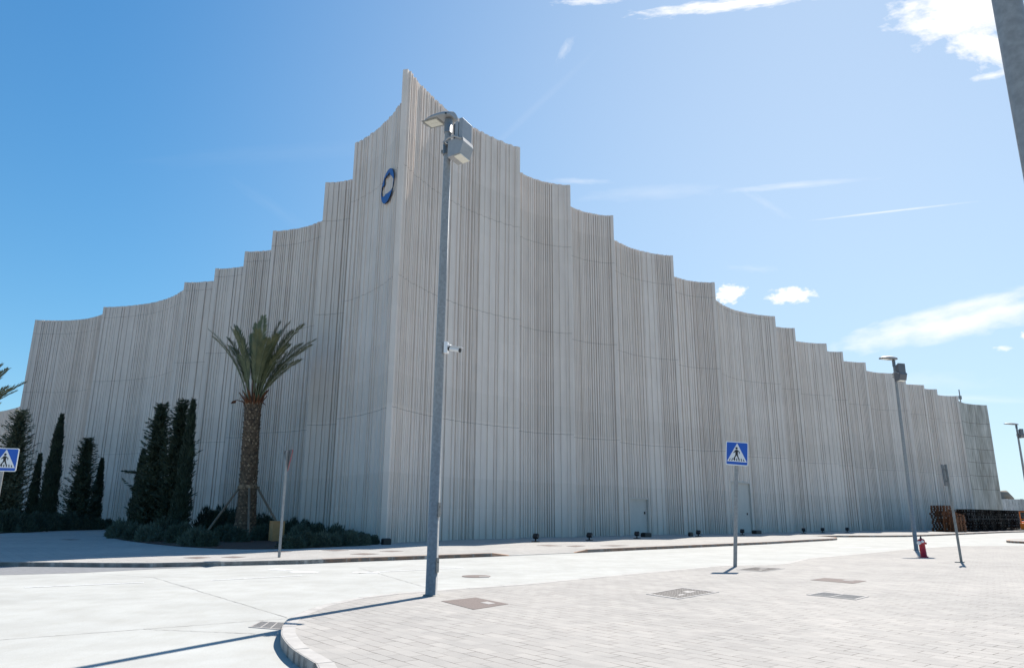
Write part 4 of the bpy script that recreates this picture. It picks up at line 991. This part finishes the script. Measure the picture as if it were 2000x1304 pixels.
L = [(-10, 1039, 50, 30), (22, 1039, 40, 26), (50, 1037.5, 38, 26), (78, 1036, 34, 24), (104, 1035, 34, 24), (128, 1034.5, 32, 24), (152, 1034, 30, 20), (178, 1033.5, 30, 17), (203, 1032.5, 24, 14)]
for k, (x, y, w, h) in enumerate(L):
    put_shrub(x, y, w, h, 1, f'dark low shrub, {ordn[k]} from left along the shaded path', 'low shrubs by the shaded path')

# palm
def palm(label, loc, H, seed, cs=1.0, group=None, stakes=True, lean=0):
    r = random.Random(seed)
    t = thing('palm_tree', label, 'palm', (*loc, 0), 0, group); t.rotation_euler = (0, lean, 0)
    mb = MB(); Z = [0, .3, 1.2, 3.2, 3.4, H*.6, H*.88, H, H+.35]; Rr = [.84, .80, .74, .66, .64, .62, .60, .64, .38]
    def rad(z): return float(np.interp(z, Z, Rr))*.92
    mb.tube([(0, 0, z) for z in Z], [q*.88 for q in Rr], 20)
    # leaf boots: spiral of pointed scales
    row = 0; z = .15
    while z < H+.1:
        n = 12
        for k in range(n):
            a = 6.283*(k+.5*(row % 2))/n+r.uniform(-.06, .06); o = Vector((math.cos(a), math.sin(a), 0)); s = Vector((-o.y, o.x, 0)); R = rad(z)
            w = 6.283*R/n*.50; h = .27+r.uniform(-.04, .07); pr = r.uniform(.05, .13)*(1.0 if z > 3.3 else .7)
            b = o*R*.88+Vector((0, 0, z)); tip = o*(R*.9+pr)+Vector((0, 0, z+h+r.uniform(-.03, .05)))
            l = b-s*w+Vector((0, 0, h*.45)); q = b+s*w+Vector((0, 0, h*.45)); bb = o*(R*.86)+Vector((0, 0, z-.04)); tipb = o*(R*.86)+Vector((0, 0, z+h))
            mb.quad(bb, q, tip, mi=1); mb.quad(bb, tip, l, mi=1); mb.quad(l, tip, tipb, mi=0); mb.quad(q, tipb, tip, mi=0)
        z += .21; row += 1
    mb.m = [m if not (m == 1 and r.random() < .42) else 0 for m in mb.m]
    link('trunk', mb, [MT['bark'], MT['boot']], t)
    mb = MB(); mb.tube([(0, 0, 3.27), (0, 0, 3.33)], .60, 20, cap=False); mb.tube([(0, 0, 3.36), (0, 0, 3.48)], .61, 20, cap=False)
    if stakes: link('strap', mb, MT['boot'], t)
    # fronds: (dx, dy, dz) of tip from crown base in metres
    S = cs
    tips = [(-3.2, -.6, 5.3), (-1.9, .9, 5.9), (.25, .3, 6.4), (2.1, .5, 6.0), (3.35, -.5, 5.5), (3.85, .9, 4.75), (4.0, -.6, 4.0), (3.45, -1.0, 2.9), (-2.6, -1.2, 4.6), (-1.1, -1.3, 5.0), (.6, -1.6, 4.9), (1.9, -1.4, 4.6), (1.2, 1.4, 5.6), (-.9, 1.6, 5.4), (2.8, 1.6, 4.2), (-2.5, 1.5, 4.6), (2.7, -1.4, 3.9), (-1.8, -.3, 5.5), (-.5, 1.2, 6.1), (1.5, .2, 5.9), (2.4, .0, 5.2), (-2.2, .4, 4.9), (3.1, .2, 4.3), (1.4, -1.9, 4.2)]
    for k, (dx, dy, dz) in enumerate(tips):
        tip = Vector((dx, dy, dz))*.93*S; out_ = Vector((dx, dy, 0)); ol = max(.3, out_.length); oh = out_/ol
        P0 = oh*.30+Vector((0, 0, H-.05)); P1 = oh*(.26*ol*S+.1)+Vector((0, 0, H+dz*.62*S)); P2 = Vector((0, 0, H))+tip
        fr = MB(); NP = 24; pts = []
        bz = lambda q: P0*(1-q)**2+P1*2*q*(1-q)+P2*q*q
        pts = [bz(j/NP) for j in range(NP+1)]
        fr.tube(pts[::2], [.050*(1-j/(NP//2)*.85) for j in range(NP//2+1)], 5, mi=1)
        nl = 74
        for j in range(nl):
            q = .27+.73*(j/nl); p = bz(q); d = (bz(min(1, q+.01))-bz(q-.01)).normalized()
            s = d.cross(Vector((0, 0, 1)) if abs(d.z) < .96 else Vector((0, 1, 0))).normalized(); nrm = s.cross(d).normalized()
            L_ = (.66*math.sin(math.pi*min(1, .18+q*.62))**.8*(1 if q < .85 else (1-(q-.85)/.15*.45)))*S
            if q < .42: L_ *= .45+.55*(q-.27)/.15
            for sg in (-1, 1):
                dd = (d*.86+s*sg*.60+nrm*r.uniform(-.05, .26)+rv(r)*.04).normalized()
                leafq(fr, p, dd, nrm, L_*r.uniform(.85, 1.1), .066)
        link('frond', fr, [MT['frond'], MT['rachis']], t)
    mb = MB()
    for k in range(46):   # cut stalks and dry sheaths below the crown
        a = r.uniform(0, 6.283); o = Vector((math.cos(a), math.sin(a), 0)); L_ = r.uniform(.5, 1.15)
        b = o*.34+Vector((0, 0, H-.25+r.uniform(0, .5))); mid = b+o*L_*.35+Vector((0, 0, L_*.5)); e_ = mid+o*L_*.25+Vector((0, 0, L_*.35))
        mb.tube([b, mid, e_], [.075, .05, .03], 5)
    for k in range(6):
        a = r.uniform(0, 6.283); o = Vector((math.cos(a), math.sin(a), 0)); s = Vector((-o.y, o.x, 0)); b = o*.5+Vector((0, 0, H+.2))
        e_ = b+o*.75+Vector((0, 0, .28)); mb.tube([b, e_], .03, 5); mb.quad(e_, e_+o*.25+s*.12-Vector((0, 0, .1)), e_+o*.45-Vector((0, 0, .25)), e_+o*.15-s*.14-Vector((0, 0, .2)))
    for k in range(5):
        a = -1.5+k*.4; o = Vector((math.cos(a), math.sin(a), 0)); mb.tube([o*.2+Vector((0, 0, H+.3)), o*.4+Vector((0, 0, H+1.7))], [.10, .03], 6)
    link('dry_stalks', mb, [MT['frond_dry']], t)
    return t
PB = gnd(478, 1052); HP = zfor(*PB, 792)
palm('large date palm with an upright crown, held by four wooden stakes', PB, HP, 5, 1.09, 'palms along the hall', lean=R_(-1.9))
for k, (dx, dy) in enumerate(((-2.35, -1.2), (-1.6, 1.9), (.95, -2.0), (2.6, .4))):
    n_ = ['leaning left toward the shrubs', 'behind the trunk on the left', 'in front of the trunk on the right', 'leaning right toward the yellow box'][k]
    t = thing('wooden_stake', 'wooden palm stake '+n_, 'stake', (PB[0]+dx, PB[1]+dy, 0), 0, 'stakes propping the palm')
    topv = Vector((-dx+dx/math.hypot(dx, dy)*.56-.07, -dy+dy/math.hypot(dx, dy)*.56, 3.35))
    mb = MB(); mb.tube([(0, 0, 0), topv], .075, 8); link('pole', mb, MT['wood'], t)
    mb = MB(); mb.box((topv.x*.985, topv.y*.985, 3.33), (.18, .18, .14)); link('pad', mb, MT['boot'], t)
p = atY(-92, 868, 46)
palm('date palm almost out of frame, only frond tips showing at the left edge', (p[0], p[1]), p[2], 11, .95, 'palms along the hall', stakes=False)
# yellow wooden box
g = gnd(539, 1056.5); t = thing('wooden_box', 'yellow-brown wooden box standing among the shrubs beside the palm', 'box', (*g, 0), R_(-58))
mb = MB(); mb.box((0, 0, .58), (.90, .68, 1.16)); link('panels', mb, MT['boxwood'], t, bevel=.01)
mb = MB(); mb.box((0, 0, 1.18), (.94, .72, .04)); link('lid', mb, MT['boxwood'], t)
mb = MB()
for k in (-1, 1): mb.box((k*.40, -.352, .57), (.08, .02, 1.12)); mb.box((.462, k*.29, .57), (.02, .08, 1.12))
link('battens', mb, MT['boxwood'], t)
